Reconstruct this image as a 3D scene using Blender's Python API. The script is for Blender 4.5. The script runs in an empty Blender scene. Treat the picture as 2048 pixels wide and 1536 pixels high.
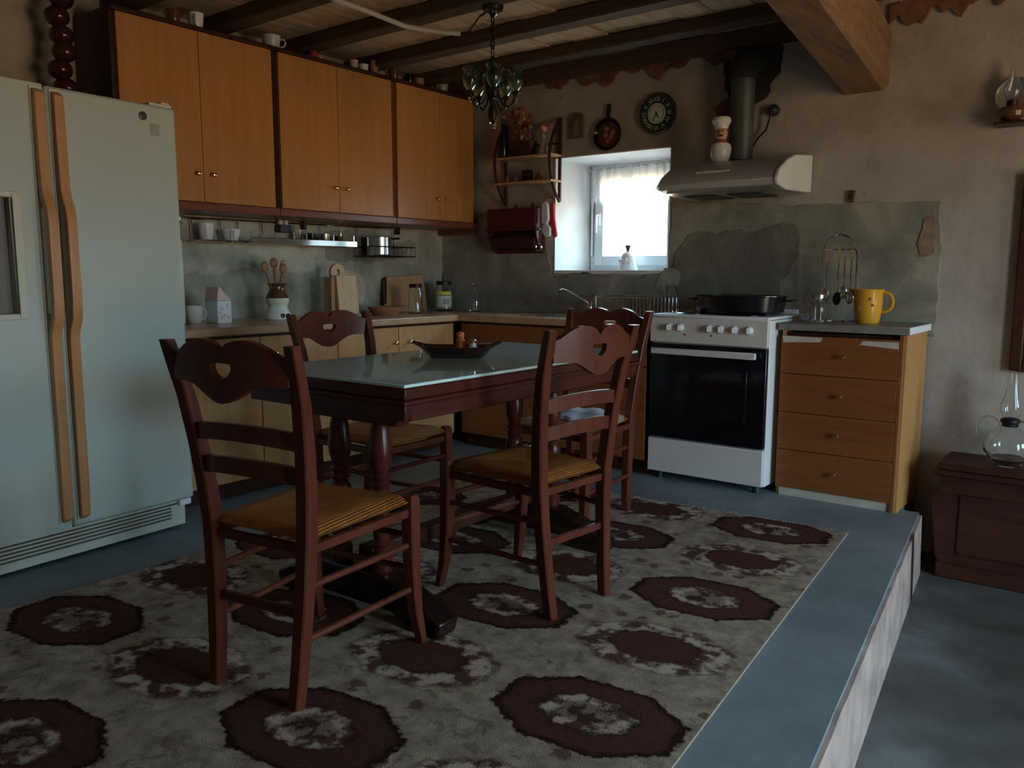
import bpy, bmesh, math, random
from mathutils import Vector, Matrix
R = math.radians
random.seed(7)
S = bpy.context.scene
COL = S.collection

# ------------------------------------------------------------------ camera
FPX, YAW, PITCH, ROLL = 1650.0, R(37.6), R(7.6), R(0.15)
fw = Vector((-math.sin(YAW)*math.cos(PITCH), math.cos(YAW)*math.cos(PITCH), -math.sin(PITCH)))
rt = Vector((math.cos(YAW), math.sin(YAW), 0.0))
up = rt.cross(fw)
rt2 = rt*math.cos(ROLL) + up*math.sin(ROLL)
up2 = -rt*math.sin(ROLL) + up*math.cos(ROLL)
cd = bpy.data.cameras.new('camera')
cam = bpy.data.objects.new('camera', cd); COL.objects.link(cam)
cam.matrix_world = Matrix(((rt2.x, up2.x, -fw.x, 0.0), (rt2.y, up2.y, -fw.y, 0.0), (rt2.z, up2.z, -fw.z, 1.1), (0, 0, 0, 1)))
cd.sensor_width = 36.0; cd.lens = FPX/2048*36.0; cd.clip_start = 0.02
S.camera = cam

# ------------------------------------------------------------------ world and light
w = bpy.data.worlds.new('overcast_sky'); S.world = w; w.use_nodes = True
bg = w.node_tree.nodes['Background']
bg.inputs['Strength'].default_value = 18.5
wt_, wl_ = w.node_tree.nodes, w.node_tree.links
tc_ = wt_.new('ShaderNodeTexCoord'); sx_ = wt_.new('ShaderNodeSeparateXYZ'); cr_ = wt_.new('ShaderNodeValToRGB')
wl_.new(tc_.outputs['Generated'], sx_.inputs[0]); wl_.new(sx_.outputs[2], cr_.inputs[0]); wl_.new(cr_.outputs[0], bg.inputs['Color'])
e_ = cr_.color_ramp.elements                      # earth below the horizon, pale overcast sky above it
e_[0].position = 0.0; e_[0].color = (0.42, 0.31, 0.19, 1); e_[1].position = 0.03; e_[1].color = (0.50, 0.79, 1.0, 1)
def portal(name, loc, rot, sx, sy):
    l = bpy.data.lights.new(name, 'AREA'); l.shape = 'RECTANGLE'; l.size = sx; l.size_y = sy
    l.cycles.is_portal = True
    o = bpy.data.objects.new(name, l); COL.objects.link(o); o.location = loc; o.rotation_euler = rot
    return o
DOOR = (1.25, 2.45, -0.29, 2.05)        # open doorway in the right wall: y0, y1, z0, z1
WIN2 = (3.0, 3.95, 0.55, 1.60)            # side window in the right wall
portal('doorway_daylight', (2.52, (DOOR[0]+DOOR[1])/2, (DOOR[2]+DOOR[3])/2), (0, R(90), 0), DOOR[3]-DOOR[2], DOOR[1]-DOOR[0])
portal('side_window_daylight', (2.52, (WIN2[0]+WIN2[1])/2, (WIN2[2]+WIN2[3])/2), (0, R(90), 0), WIN2[3]-WIN2[2], WIN2[1]-WIN2[0])
portal('window_daylight', (-2.69, 5.0, 1.47), (R(-90), 0, 0), 0.84, 0.76)
vs = S.view_settings
vs.view_transform = 'Standard'; vs.look = 'None'; vs.gamma = 1.0; vs.use_curve_mapping = False
vs.exposure = 0.0

# ------------------------------------------------------------------ material helpers
MATS = {}
class NT:
    def __init__(s, name):
        m = bpy.data.materials.new(name); m.use_nodes = True
        s.m = m; s.t = m.node_tree; s.n = s.t.nodes; s.l = s.t.links
        s.b = s.n['Principled BSDF']; MATS[name] = m
    def node(s, typ, **kw):
        nd = s.n.new(typ)
        for k, v in kw.items(): setattr(nd, k, v)
        return nd
    def put(s, sock, v):
        if isinstance(v, bpy.types.NodeSocket): s.l.new(v, sock)
        else: sock.default_value = v
    def math(s, op, a, b=None, c=None):
        nd = s.node('ShaderNodeMath', operation=op)
        s.put(nd.inputs[0], a)
        if b is not None: s.put(nd.inputs[1], b)
        if c is not None: s.put(nd.inputs[2], c)
        return nd.outputs[0]
    def mix(s, f, a, b, mode='MIX'):
        nd = s.node('ShaderNodeMix', data_type='RGBA', blend_type=mode)
        s.put(nd.inputs[0], f)
        for i, v in ((6, a), (7, b)):
            if isinstance(v, tuple) and len(v) == 3: v = v + (1,)
            s.put(nd.inputs[i], v)
        return nd.outputs[2]
    def coord(s, which='Object', scale=(1, 1, 1), rot=(0, 0, 0)):
        tc = s.node('ShaderNodeTexCoord'); mp = s.node('ShaderNodeMapping')
        s.l.new(tc.outputs[which], mp.inputs[0]); mp.inputs['Scale'].default_value = scale; mp.inputs['Rotation'].default_value = rot
        return mp.outputs[0]
    def noise(s, vec, scale, detail=4.0, rough=0.55, dist=0.0):
        nd = s.node('ShaderNodeTexNoise'); s.l.new(vec, nd.inputs['Vector'])
        nd.inputs['Scale'].default_value = scale; nd.inputs['Detail'].default_value = detail
        nd.inputs['Roughness'].default_value = rough; nd.inputs['Distortion'].default_value = dist
        return nd.outputs['Fac']
    def ramp(s, f, stops):
        nd = s.node('ShaderNodeValToRGB'); s.l.new(f, nd.inputs[0]); e = nd.color_ramp.elements
        while len(e) < len(stops): e.new(0.5)
        for i, (p, c) in enumerate(stops):
            e[i].position = p; e[i].color = (c + (1,)) if isinstance(c, tuple) else (c, c, c, 1)
        return nd.outputs[0]
    def bump(s, h, strength=0.3, dist=0.01):
        nd = s.node('ShaderNodeBump'); s.l.new(h, nd.inputs['Height'])
        nd.inputs['Strength'].default_value = strength; nd.inputs['Distance'].default_value = dist
        s.l.new(nd.outputs[0], s.b.inputs['Normal'])
    def col(s, v):
        if isinstance(v, tuple): v = v + (1,) if len(v) == 3 else v
        s.put(s.b.inputs['Base Color'], v)
    def set(s, **kw):
        for k, v in kw.items(): s.put(s.b.inputs[k.replace('_', ' ')], v)
        return s

def plain(name, c, rough=0.5, metal=0.0, var=0.12, sc=9.0, **kw):
    t = NT(name); v = t.coord()
    f = t.noise(v, sc)
    d = tuple(x*(1-var) for x in c); h = tuple(min(1, x*(1+var)) for x in c)
    t.col(t.ramp(f, [(0.3, d), (0.7, h)])); t.set(Roughness=rough, Metallic=metal)
    for k, x in kw.items(): t.put(t.b.inputs[k.replace('_', ' ')], x)
    return t.m
def wood(name, c1, c2, scale=(6, 6, 0.6), rough=0.4, coat=0.0, fine=9.0, spec=0.5):
    t = NT(name); v = t.coord('Object', scale)
    f1 = t.noise(v, 2.0, 3, 0.5, 1.2); f2 = t.noise(v, fine, 5, 0.6, 0.4)
    f = t.math('ADD', t.math('MULTIPLY', f1, 0.55), t.math('MULTIPLY', f2, 0.45))
    t.col(t.ramp(f, [(0.36, c1), (0.64, c2)]))
    t.set(Roughness=rough, Coat_Weight=coat, Coat_Roughness=0.12); t.b.inputs['Specular IOR Level'].default_value = spec
    t.bump(f2, 0.05, 0.004)
    return t.m
def glass(name, c=(1, 1, 1), rough=0.02, ior=1.45):
    t = NT(name); v = t.coord(); f = t.noise(v, 5)
    t.col(t.mix(f, c, tuple(x*0.97 for x in c)))
    t.set(Roughness=rough, Transmission_Weight=1.0, IOR=ior)
    return t.m

# surfaces of the room
def mk_plaster():
    t = NT('plaster'); v = t.coord()
    a = t.noise(v, 1.1, 6, 0.6); b = t.noise(v, 4.5, 6, 0.65); c = t.noise(v, 26, 5, 0.7)
    f = t.math('ADD', t.math('MULTIPLY', a, 0.6), t.math('MULTIPLY', b, 0.4))
    base = t.ramp(f, [(0.33, (0.30, 0.25, 0.20)), (0.5, (0.44, 0.385, 0.33)), (0.68, (0.50, 0.45, 0.395))])
    stain = t.ramp(t.noise(v, 9, 6, 0.7), [(0.66, 0.0), (0.74, 1.0)])
    t.col(t.mix(t.math('MULTIPLY', stain, 0.45), base, (0.20, 0.15, 0.11)))
    t.set(Roughness=0.9); t.bump(t.math('ADD', t.math('MULTIPLY', b, 1.0), t.math('MULTIPLY', c, 0.25)), 0.5, 0.02)
    return t.m
def mk_cement(name='cement', dark=1.0):
    t = NT(name); v = t.coord()
    a = t.noise(v, 2.6, 6, 0.62, 0.6); b = t.noise(v, 9, 6, 0.7); c = t.noise(v, 40, 4, 0.7)
    k = dark
    base = t.ramp(a, [(0.30, (0.16*k, 0.16*k, 0.13*k)), (0.47, (0.31*k, 0.30*k, 0.235*k)), (0.60, (0.47*k, 0.44*k, 0.345*k)), (0.72, (0.53*k, 0.52*k, 0.45*k))])
    t.col(t.mix(t.math('MULTIPLY', b, 0.5), base, (0.20*k, 0.18*k, 0.13*k)))
    t.set(Roughness=0.85); t.bump(t.math('ADD', b, t.math('MULTIPLY', c, 0.4)), 0.4, 0.015)
    return t.m
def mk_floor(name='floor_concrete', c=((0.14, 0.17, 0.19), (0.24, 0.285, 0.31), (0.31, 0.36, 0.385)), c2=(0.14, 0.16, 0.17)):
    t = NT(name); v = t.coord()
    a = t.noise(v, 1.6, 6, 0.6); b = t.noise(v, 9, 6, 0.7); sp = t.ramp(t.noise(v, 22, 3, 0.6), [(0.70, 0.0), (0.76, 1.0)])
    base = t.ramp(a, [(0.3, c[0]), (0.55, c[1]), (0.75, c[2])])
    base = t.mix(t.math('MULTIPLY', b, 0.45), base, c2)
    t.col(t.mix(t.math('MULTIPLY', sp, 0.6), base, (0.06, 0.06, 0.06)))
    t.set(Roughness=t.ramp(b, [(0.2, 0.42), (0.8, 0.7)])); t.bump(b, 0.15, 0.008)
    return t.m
def mk_rug():
    t = NT('rug_weave'); v = t.coord()
    sx = t.node('ShaderNodeSeparateXYZ'); t.l.new(v, sx.inputs[0])
    u, y = sx.outputs[0], sx.outputs[1]
    nz = t.noise(v, 45, 3, 0.6); big = t.noise(v, 1.3, 3); mid = t.noise(v, 16, 4, 0.65)
    M = t.math
    jig = M('MULTIPLY', M('SUBTRACT', nz, 0.5), 0.22)
    a = M('DIVIDE', M('SUBTRACT', M('MULTIPLY', u, -1.0), 0.018), 0.545)
    ci = M('FLOOR', a); fx = M('MULTIPLY', M('SUBTRACT', M('SUBTRACT', a, ci), 0.5), 0.545)
    s = M('DIVIDE', M('SUBTRACT', M('SUBTRACT', M('MULTIPLY', y, -1.0), 0.14), M('MULTIPLY', ci, 0.41)), 0.885)
    def cell(off):
        q = M('ADD', s, off); return M('MULTIPLY', M('SUBTRACT', M('SUBTRACT', q, M('FLOOR', q)), 0.5), 0.885)
    def octd(fy, rx, ry):
        ax = M('DIVIDE', M('ABSOLUTE', fx), rx); ay = M('DIVIDE', M('ABSOLUTE', fy), ry)
        d = M('MAXIMUM', M('MAXIMUM', ax, ay), M('DIVIDE', M('ADD', ax, ay), 1.42))
        return M('ADD', d, jig)
    d1 = octd(cell(0.5), 0.245, 0.165); d2 = octd(cell(0.0), 0.245, 0.165)
    beige = t.mix(t.ramp(mid, [(0.32, 0.0), (0.68, 1.0)]), (0.175, 0.13, 0.085), (0.50, 0.405, 0.285))
    blue = t.mix(big, (0.35, 0.28, 0.19), (0.37, 0.32, 0.265))
    ground = t.mix(0.3, beige, blue)
    fl = t.ramp(t.noise(v, 7.5, 5, 0.7, 1.5), [(0.56, 0.0), (0.62, 1.0)])
    ground = t.mix(M('MULTIPLY', fl, 0.55), ground, (0.12, 0.075, 0.055))
    vor = t.node('ShaderNodeTexVoronoi'); vor.inputs['Scale'].default_value = 8.5; t.l.new(v, vor.inputs['Vector'])
    spot = t.ramp(M('ADD', vor.outputs['Distance'], M('MULTIPLY', nz, 0.35)), [(0.34, 1.0), (0.40, 0.0)])
    ground = t.mix(M('MULTIPLY', spot, 0.8), ground, (0.10, 0.05, 0.033))
    brown = t.mix(nz, (0.055, 0.021, 0.014), (0.115, 0.046, 0.031))
    dk = (0.025, 0.010, 0.010)
    lace = t.mix(t.ramp(mid, [(0.44, 0.0), (0.56, 1.0)]), (0.10, 0.048, 0.04), (0.50, 0.41, 0.32))
    def stepn(d, p, wd=0.02): return t.ramp(d, [(max(0, p-wd), 0.0), (min(1, p+wd), 1.0)])
    def half(d): return M('MULTIPLY', d, 0.5)
    h1, h2 = half(d1), half(d2)
    # dark medallion
    c = t.mix(stepn(h1, 0.15), t.mix(t.ramp(mid, [(0.46, 0.0), (0.54, 1.0)]), (0.06, 0.028, 0.025), (0.24, 0.18, 0.14)), lace)
    c = t.mix(stepn(h1, 0.235), c, dk); c = t.mix(stepn(h1, 0.26), c, brown)
    c = t.mix(stepn(h1, 0.45), c, dk); dark = c
    # lacy medallion
    e = t.mix(stepn(h2, 0.26), brown, dk); e = t.mix(stepn(h2, 0.285), e, lace); e = t.mix(stepn(h2, 0.45), e, (0.11, 0.07, 0.07)); e = t.mix(stepn(h2, 0.47), e, beige)
    out = t.mix(stepn(h2, 0.5, 0.012), e, ground)
    out = t.mix(stepn(h1, 0.5, 0.012), dark, out)
    t.col(out); t.set(Roughness=1.0, Specular_IOR_Level=0.1)
    t.bump(t.noise(v, 220, 2), 0.4, 0.004)
    return t.m
PLASTER = mk_plaster(); CEMENT = mk_cement(); CEMENT_DK = mk_cement('cement_smear', 0.66); CEMENT_LT = mk_cement('cement_pale', 1.28)
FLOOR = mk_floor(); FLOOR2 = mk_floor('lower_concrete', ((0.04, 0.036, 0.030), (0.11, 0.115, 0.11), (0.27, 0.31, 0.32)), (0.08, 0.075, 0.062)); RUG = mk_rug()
WHITEWASH = plain('whitewash', (0.80, 0.80, 0.78), 0.8, 0, 0.06, 5)
RISER = plain('riser_paint', (0.38, 0.265, 0.22), 0.85, 0, 0.3, 7)
CLAY = plain('clay', (0.20, 0.09, 0.05), 0.95, 0, 0.45, 14)
SOOT = plain('soot', (0.035, 0.034, 0.032), 0.95, 0, 0.35, 9)
PLANK = wood('ceiling_plank', (0.36, 0.24, 0.135), (0.66, 0.49, 0.31), (9, 0.8, 9), 0.8)
JOIST = wood('joist_timber', (0.05, 0.030, 0.018), (0.11, 0.065, 0.036), (0.7, 9, 9), 0.75)
BEAM = wood('beam_timber', (0.14, 0.075, 0.04), (0.30, 0.17, 0.085), (9, 0.8, 9), 0.7)
VENEER = wood('oak_veneer', (0.42, 0.175, 0.05), (0.51, 0.225, 0.068), (7, 7, 0.45), 0.36, 0.0, 9, 0.35)
VENEER2 = wood('base_veneer', (0.45, 0.235, 0.10), (0.54, 0.30, 0.135), (7, 7, 0.45), 0.36, 0, 9, 0.3)
VENEER3 = wood('drawer_veneer', (0.21, 0.066, 0.020), (0.28, 0.095, 0.030), (0.45, 7, 7), 0.42, 0, 9, 0.25)
VENEER4 = wood('side_veneer', (0.48, 0.215, 0.065), (0.58, 0.275, 0.09), (7, 7, 0.45), 0.4, 0, 9, 0.3)
REDWOOD = wood('mahogany_rail', (0.15, 0.042, 0.022), (0.22, 0.066, 0.032), (7, 0.5, 7), 0.35)
DARKWOOD = wood('dark_wood', (0.03, 0.011, 0.007), (0.06, 0.021, 0.011), (6, 6, 0.6), 0.4, 0, 9, 0.3)
CHAIRWOOD = wood('cherry_wood', (0.082, 0.020, 0.011), (0.130, 0.034, 0.017), (8, 8, 0.7), 0.30, 0.0, 9, 0.28)
TABLEWOOD = wood('table_wood', (0.046, 0.010, 0.007), (0.08, 0.018, 0.011), (8, 0.7, 8), 0.28, 0.0, 9, 0.28)
CHEST = wood('chest_wood', (0.04, 0.012, 0.007), (0.075, 0.022, 0.011), (0.7, 7, 7), 0.5, 0, 9, 0.25)
COUNTER = wood('counter_laminate', (0.46, 0.265, 0.14), (0.58, 0.355, 0.20), (3, 3, 3), 0.3)
PALEWOOD = wood('pale_beech', (0.56, 0.34, 0.17), (0.68, 0.44, 0.24), (7, 7, 0.6), 0.5)
BOARDWOOD = wood('board_beech', (0.40, 0.23, 0.11), (0.52, 0.31, 0.16), (7, 7, 0.6), 0.5)
SPOON = wood('spoon_wood', (0.22, 0.085, 0.035), (0.34, 0.15, 0.07), (9, 9, 1), 0.55)
HANDLEWOOD = wood('handle_tan', (0.46, 0.215, 0.08), (0.60, 0.30, 0.125), (6, 6, 0.5), 0.35)
def mk_rush():
    t = NT('rush_weave'); v = t.coord(); sx = t.node('ShaderNodeSeparateXYZ'); t.l.new(v, sx.inputs[0])
    M = t.math
    ax = M('ABSOLUTE', sx.outputs[0]); ay = M('ABSOLUTE', sx.outputs[1])
    sel = M('GREATER_THAN', ax, ay)
    r = M('ADD', M('MULTIPLY', ax, sel), M('MULTIPLY', ay, M('SUBTRACT', 1.0, sel)))
    wv = M('SINE', M('MULTIPLY', r, 750.0)); n = t.noise(v, 18, 4)
    t.col(t.ramp(M('ADD', M('MULTIPLY', wv, 0.12), n), [(0.3, (0.26, 0.088, 0.016)), (0.75, (0.46, 0.17, 0.034))]))
    t.set(Roughness=0.5); t.bump(wv, 0.35, 0.004)
    return t.m
RUSH = mk_rush()
FRIDGE = plain('fridge_enamel', (0.50, 0.54, 0.475), 0.42, 0, 0.03, 2)
FRIDGE_TRIM = plain('fridge_trim', (0.62, 0.60, 0.48), 0.5, 0, 0.05, 6)
GRILLE_DK = plain('grille_dark', (0.10, 0.095, 0.075), 0.7)
ENAMEL = plain('white_enamel', (0.84, 0.83, 0.83), 0.3, 0, 0.03, 4)
PANELGREY = plain('stove_panel', (0.74, 0.67, 0.62), 0.38, 0, 0.03, 4)
OVENGLASS = plain('oven_glass', (0.006, 0.006, 0.008), 0.12, 0, 0.2, 3)
BLACKIRON = plain('black_enamel', (0.008, 0.008, 0.01), 0.18, 0, 0.2, 6)
IRON = plain('wrought_iron', (0.02, 0.016, 0.014), 0.45, 0.5, 0.3, 12)
STEEL = plain('brushed_steel', (0.62, 0.63, 0.63), 0.28, 1.0, 0.08, 20)
CHROME = plain('chrome', (0.80, 0.82, 0.83), 0.08, 1.0, 0.03, 8)
BRASS = plain('polished_brass', (0.86, 0.60, 0.30), 0.16, 1.0, 0.06, 10)
HOODM = plain('hood_paint', (0.46, 0.435, 0.40), 0.35, 0, 0.05, 5)
HOODCAP = plain('hood_cap', (0.72, 0.71, 0.68), 0.45, 0, 0.04, 5)
PIPE = plain('flue_metal', (0.085, 0.095, 0.09), 0.5, 0.3, 0.2, 6)
PVC = plain('white_pvc', (0.78, 0.83, 0.86), 0.35, 0, 0.03, 4)
PORC = plain('white_porcelain', (0.74, 0.73, 0.70), 0.25, 0, 0.04, 8)
CREAM = plain('cream_plastic', (0.70, 0.64, 0.52), 0.5, 0, 0.05, 8)
PINK = plain('pink_glaze', (0.72, 0.48, 0.44), 0.4, 0, 0.08, 10)
BROWNGLAZE = plain('brown_glaze', (0.11, 0.05, 0.025), 0.2, 0, 0.3, 9)
TERRACOTTA = plain('terracotta', (0.32, 0.13, 0.06), 0.6, 0, 0.2, 12)
YELLOW = plain('yellow_glaze', (0.76, 0.37, 0.03), 0.2, 0, 0.06, 8)
RED = plain('red_lacquer', (0.075, 0.008, 0.011), 0.45, 0, 0.2, 9)
REDCLOTH = plain('red_cloth', (0.48, 0.04, 0.045), 0.9, 0, 0.15, 18)
WHITECLOTH = plain('white_cloth', (0.70, 0.73, 0.78), 0.9, 0, 0.08, 18)
GREYTOP = plain('grey_stone_top', (0.25, 0.225, 0.19), 0.4, 0, 0.2, 9)
WORNWHITE = plain('bare_chipboard', (0.58, 0.50, 0.40), 0.8, 0, 0.12, 20)
CLOCKDK = plain('clock_rim', (0.018, 0.03, 0.025), 0.35, 0, 0.2, 9)
DIAL = plain('clock_dial', (0.55, 0.56, 0.50), 0.5, 0, 0.05, 7)
GILT = plain('old_gilt', (0.17, 0.13, 0.06), 0.5, 0.3, 0.25, 20)
ICON = plain('icon_paint', (0.11, 0.10, 0.07), 0.5, 0, 0.5, 28)
SKINPAINT = plain('painted_skin', (0.60, 0.31, 0.19), 0.5, 0, 0.12, 20)
DRIED = plain('dried_flowers', (0.24, 0.10, 0.055), 0.9, 0, 0.4, 25)
LABELY = plain('yellow_label', (0.70, 0.58, 0.10), 0.6, 0, 0.05, 9)
LABELW = plain('paper_label', (0.62, 0.60, 0.52), 0.7, 0, 0.10, 20)
CONTENT = plain('jar_content', (0.50, 0.42, 0.30), 0.8, 0, 0.15, 30)
CONDUIT = plain('conduit_plastic', (0.50, 0.45, 0.38), 0.5, 0, 0.05, 8)
BLACKPL = plain('black_plastic', (0.02, 0.02, 0.02), 0.45, 0, 0.15, 9)
PEPPER = plain('glazed_dark_red', (0.05, 0.016, 0.012), 0.12, 0, 0.3, 9)
ORANGE = plain('orange_wood', (0.55, 0.16, 0.05), 0.3, 0, 0.1, 9)
GLASS = glass('clear_glass'); TGLASS = plain('table_glass', (0.62, 0.84, 0.83), 0.04, 0, 0.04, 3, Specular_IOR_Level=0.8); GGLASS = glass('green_glass', (0.68, 0.90, 0.82), 0.08)
def mk_pane():
    t = NT('window_pane'); tr = t.node('ShaderNodeBsdfTransparent'); gl = t.node('ShaderNodeBsdfGlossy'); gl.inputs['Roughness'].default_value = 0.02
    mx = t.node('ShaderNodeMixShader'); mx.inputs[0].default_value = 0.06; t.l.new(tr.outputs[0], mx.inputs[1]); t.l.new(gl.outputs[0], mx.inputs[2])
    t.l.new(mx.outputs[0], t.n['Material Output'].inputs['Surface']); return t.m
def mk_lace():
    t = NT('lace_net'); v = t.coord()
    vor = t.node('ShaderNodeTexVoronoi'); vor.inputs['Scale'].default_value = 170; t.l.new(v, vor.inputs['Vector'])
    tr = t.node('ShaderNodeBsdfTransparent'); tl = t.node('ShaderNodeBsdfTranslucent'); df = t.node('ShaderNodeBsdfDiffuse')
    for nd in (tl, df): nd.inputs['Color'].default_value = (0.80, 0.83, 0.85, 1)
    m1 = t.node('ShaderNodeMixShader'); m1.inputs[0].default_value = 0.45; t.l.new(tl.outputs[0], m1.inputs[1]); t.l.new(df.outputs[0], m1.inputs[2])
    m2 = t.node('ShaderNodeMixShader'); t.l.new(t.ramp(vor.outputs['Distance'], [(0.2, 0.70), (0.6, 0.95)]), m2.inputs[0])
    t.l.new(tr.outputs[0], m2.inputs[1]); t.l.new(m1.outputs[0], m2.inputs[2]); t.l.new(m2.outputs[0], t.n['Material Output'].inputs['Surface']); return t.m
PANE = mk_pane(); LACE = mk_lace()

# ------------------------------------------------------------------ mesh helpers
class MB:
    def __init__(s): s.v = []; s.f = []
    def add(s, vs_, fs): 
        o = len(s.v); s.v += [tuple(p) for p in vs_]; s.f += [tuple(i+o for i in f) for f in fs]; return s
    def box(s, x0, y0, z0, x1, y1, z1):
        x0, x1 = sorted((x0, x1)); y0, y1 = sorted((y0, y1)); z0, z1 = sorted((z0, z1))
        return s.add([(x0,y0,z0),(x1,y0,z0),(x1,y1,z0),(x0,y1,z0),(x0,y0,z1),(x1,y0,z1),(x1,y1,z1),(x0,y1,z1)],
                     [(3,2,1,0),(4,5,6,7),(0,1,5,4),(1,2,6,5),(2,3,7,6),(3,0,4,7)])
    def hexa(s, a, b):     # two quads of 4 points each
        return s.add(list(a)+list(b), [(3,2,1,0),(4,5,6,7),(0,1,5,4),(1,2,6,5),(2,3,7,6),(3,0,4,7)])
    def prism(s, pts, axis, a, b):   # polygon (2D) extruded along axis; 'x': (y,z) 'y': (x,z) 'z': (x,y)
        def P(p, k):
            if axis == 'x': return (k, p[0], p[1])
            if axis == 'y': return (p[0], k, p[1])
            return (p[0], p[1], k)
        n = len(pts); 
        vs_ = [P(p, a) for p in pts]+[P(p, b) for p in pts]
        return s.add(vs_, [tuple(range(n-1, -1, -1)), tuple(range(n, 2*n))]+[(i, (i+1) % n, n+(i+1) % n, n+i) for i in range(n)])
    def lathe(s, prof, c=(0, 0, 0), n=20, axis='z', cap=True):
        vs_ = []; fs = []
        for r, z in prof:
            for i in range(n):
                a = 2*math.pi*i/n; p = (r*math.cos(a), r*math.sin(a), z)
                if axis == 'x': p = (p[2], p[0], p[1])
                elif axis == 'y': p = (p[1], p[2], p[0])
                vs_.append((c[0]+p[0], c[1]+p[1], c[2]+p[2]))
        m = len(prof)
        for j in range(m-1):
            for i in range(n): fs.append((j*n+i, j*n+(i+1) % n, (j+1)*n+(i+1) % n, (j+1)*n+i))
        if cap:
            fs.append(tuple(range(n-1, -1, -1))); fs.append(tuple((m-1)*n+i for i in range(n)))
        return s.add(vs_, fs)
    def tube(s, path, r, n=8, closed=False):
        P = [Vector(p) for p in path]; m = len(P); vs_ = []; fs = []
        rr = r if isinstance(r, (list, tuple)) else [r]*m
        prev = None
        for i in range(m):
            if closed: t = P[(i+1) % m]-P[i-1]
            else: t = P[min(i+1, m-1)]-P[max(i-1, 0)]
            t.normalize()
            if prev is None:
                a = Vector((0, 0, 1)) if abs(t.z) < 0.9 else Vector((1, 0, 0))
                nn = t.cross(a).normalized()
            else:
                nn = (prev - t*prev.dot(t)).normalized()
            prev = nn; bb = t.cross(nn)
            for k in range(n):
                a = 2*math.pi*k/n; vs_.append(P[i]+(nn*math.cos(a)+bb*math.sin(a))*rr[i])
        for j in range(m if closed else m-1):
            j2 = (j+1) % m
            for k in range(n): fs.append((j*n+k, j*n+(k+1) % n, j2*n+(k+1) % n, j2*n+k))
        if not closed: fs.append(tuple(range(n-1, -1, -1))); fs.append(tuple((m-1)*n+k for k in range(n)))
        return s.add(vs_, fs)
    def sweep(s, path, sx, sy, axis='z'):   # rectangular section in the xy plane (or xz/yz) along a path
        m = len(path); vs_ = []; fs = []
        sxs = sx if isinstance(sx, (list, tuple)) else [sx]*m; sys_ = sy if isinstance(sy, (list, tuple)) else [sy]*m
        for (x, y, z), a, b in zip(path, sxs, sys_):
            ch = 0.22*min(a, b)
            q = [(-a+ch,-b),(a-ch,-b),(a,-b+ch),(a,b-ch),(a-ch,b),(-a+ch,b),(-a,b-ch),(-a,-b+ch)]
            for p in q:
                if axis == 'z': vs_.append((x+p[0], y+p[1], z))
                elif axis == 'x': vs_.append((x, y+p[0], z+p[1]))
                else: vs_.append((x+p[0], y, z+p[1]))
        for j in range(m-1):
            for k in range(8): fs.append((j*8+k, j*8+(k+1) % 8, (j+1)*8+(k+1) % 8, (j+1)*8+k))
        fs.append(tuple(range(7, -1, -1))); fs.append(tuple((m-1)*8+k for k in range(8)))
        return s.add(vs_, fs)
    def sphere(s, c, r, n=12, m=8, sc=(1, 1, 1)):
        vs_ = [(c[0], c[1], c[2]-r*sc[2])]; fs = []
        for j in range(1, m):
            t = math.pi*j/m
            for i in range(n):
                a = 2*math.pi*i/n; vs_.append((c[0]+r*sc[0]*math.sin(t)*math.cos(a), c[1]+r*sc[1]*math.sin(t)*math.sin(a), c[2]-r*sc[2]*math.cos(t)))
        vs_.append((c[0], c[1], c[2]+r*sc[2])); L = len(vs_)-1
        for i in range(n):
            fs.append((0, 1+(i+1) % n, 1+i)); fs.append((L, 1+(m-2)*n+i, 1+(m-2)*n+(i+1) % n))
        for j in range(m-2):
            for i in range(n): fs.append((1+j*n+i, 1+j*n+(i+1) % n, 1+(j+1)*n+(i+1) % n, 1+(j+1)*n+i))
        return s.add(vs_, fs)
    def mesh(s, name, mat, smooth=35, weld=True):
        me = bpy.data.meshes.new(name); me.from_pydata(s.v, [], s.f); me.materials.append(mat)
        bm = bmesh.new(); bm.from_mesh(me)
        if weld: bmesh.ops.remove_doubles(bm, verts=bm.verts, dist=1e-5)
        bmesh.ops.recalc_face_normals(bm, faces=bm.faces); bm.to_mesh(me); bm.free()
        if smooth:
            me.shade_smooth(); me.set_sharp_from_angle(angle=R(smooth))
        return me
    def build(s, name, mat, parent=None, bevel=0.0, smooth=35, loc=None, rz=0.0):
        o = bpy.data.objects.new(name, s.mesh(name, mat, smooth)); COL.objects.link(o)
        if parent: o.parent = parent
        if loc: o.location = loc
        if rz: o.rotation_euler = (0, 0, rz)
        if bevel:
            b = o.modifiers.new('bevel', 'BEVEL'); b.width = bevel; b.segments = 2; b.limit_method = 'ANGLE'; b.angle_limit = R(40)
        return o
def tag(o, label, cat, group=None):
    o['label'] = label; o['category'] = cat
    if group: o['group'] = group
    return o
def struct(o): o['kind'] = 'structure'; return o
def thing(name, label, cat, loc=(0, 0, 0), rz=0.0, group=None):
    o = bpy.data.objects.new(name, None); COL.objects.link(o); o.empty_display_size = 0.05
    o.location = loc; o.rotation_euler = (0, 0, rz); return tag(o, label, cat, group)
def copy_tree(o, parent=None):
    c = o.copy(); COL.objects.link(c)
    if parent: c.parent = parent
    for ch in [k for k in o.children]: copy_tree(ch, c)
    return c
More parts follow.
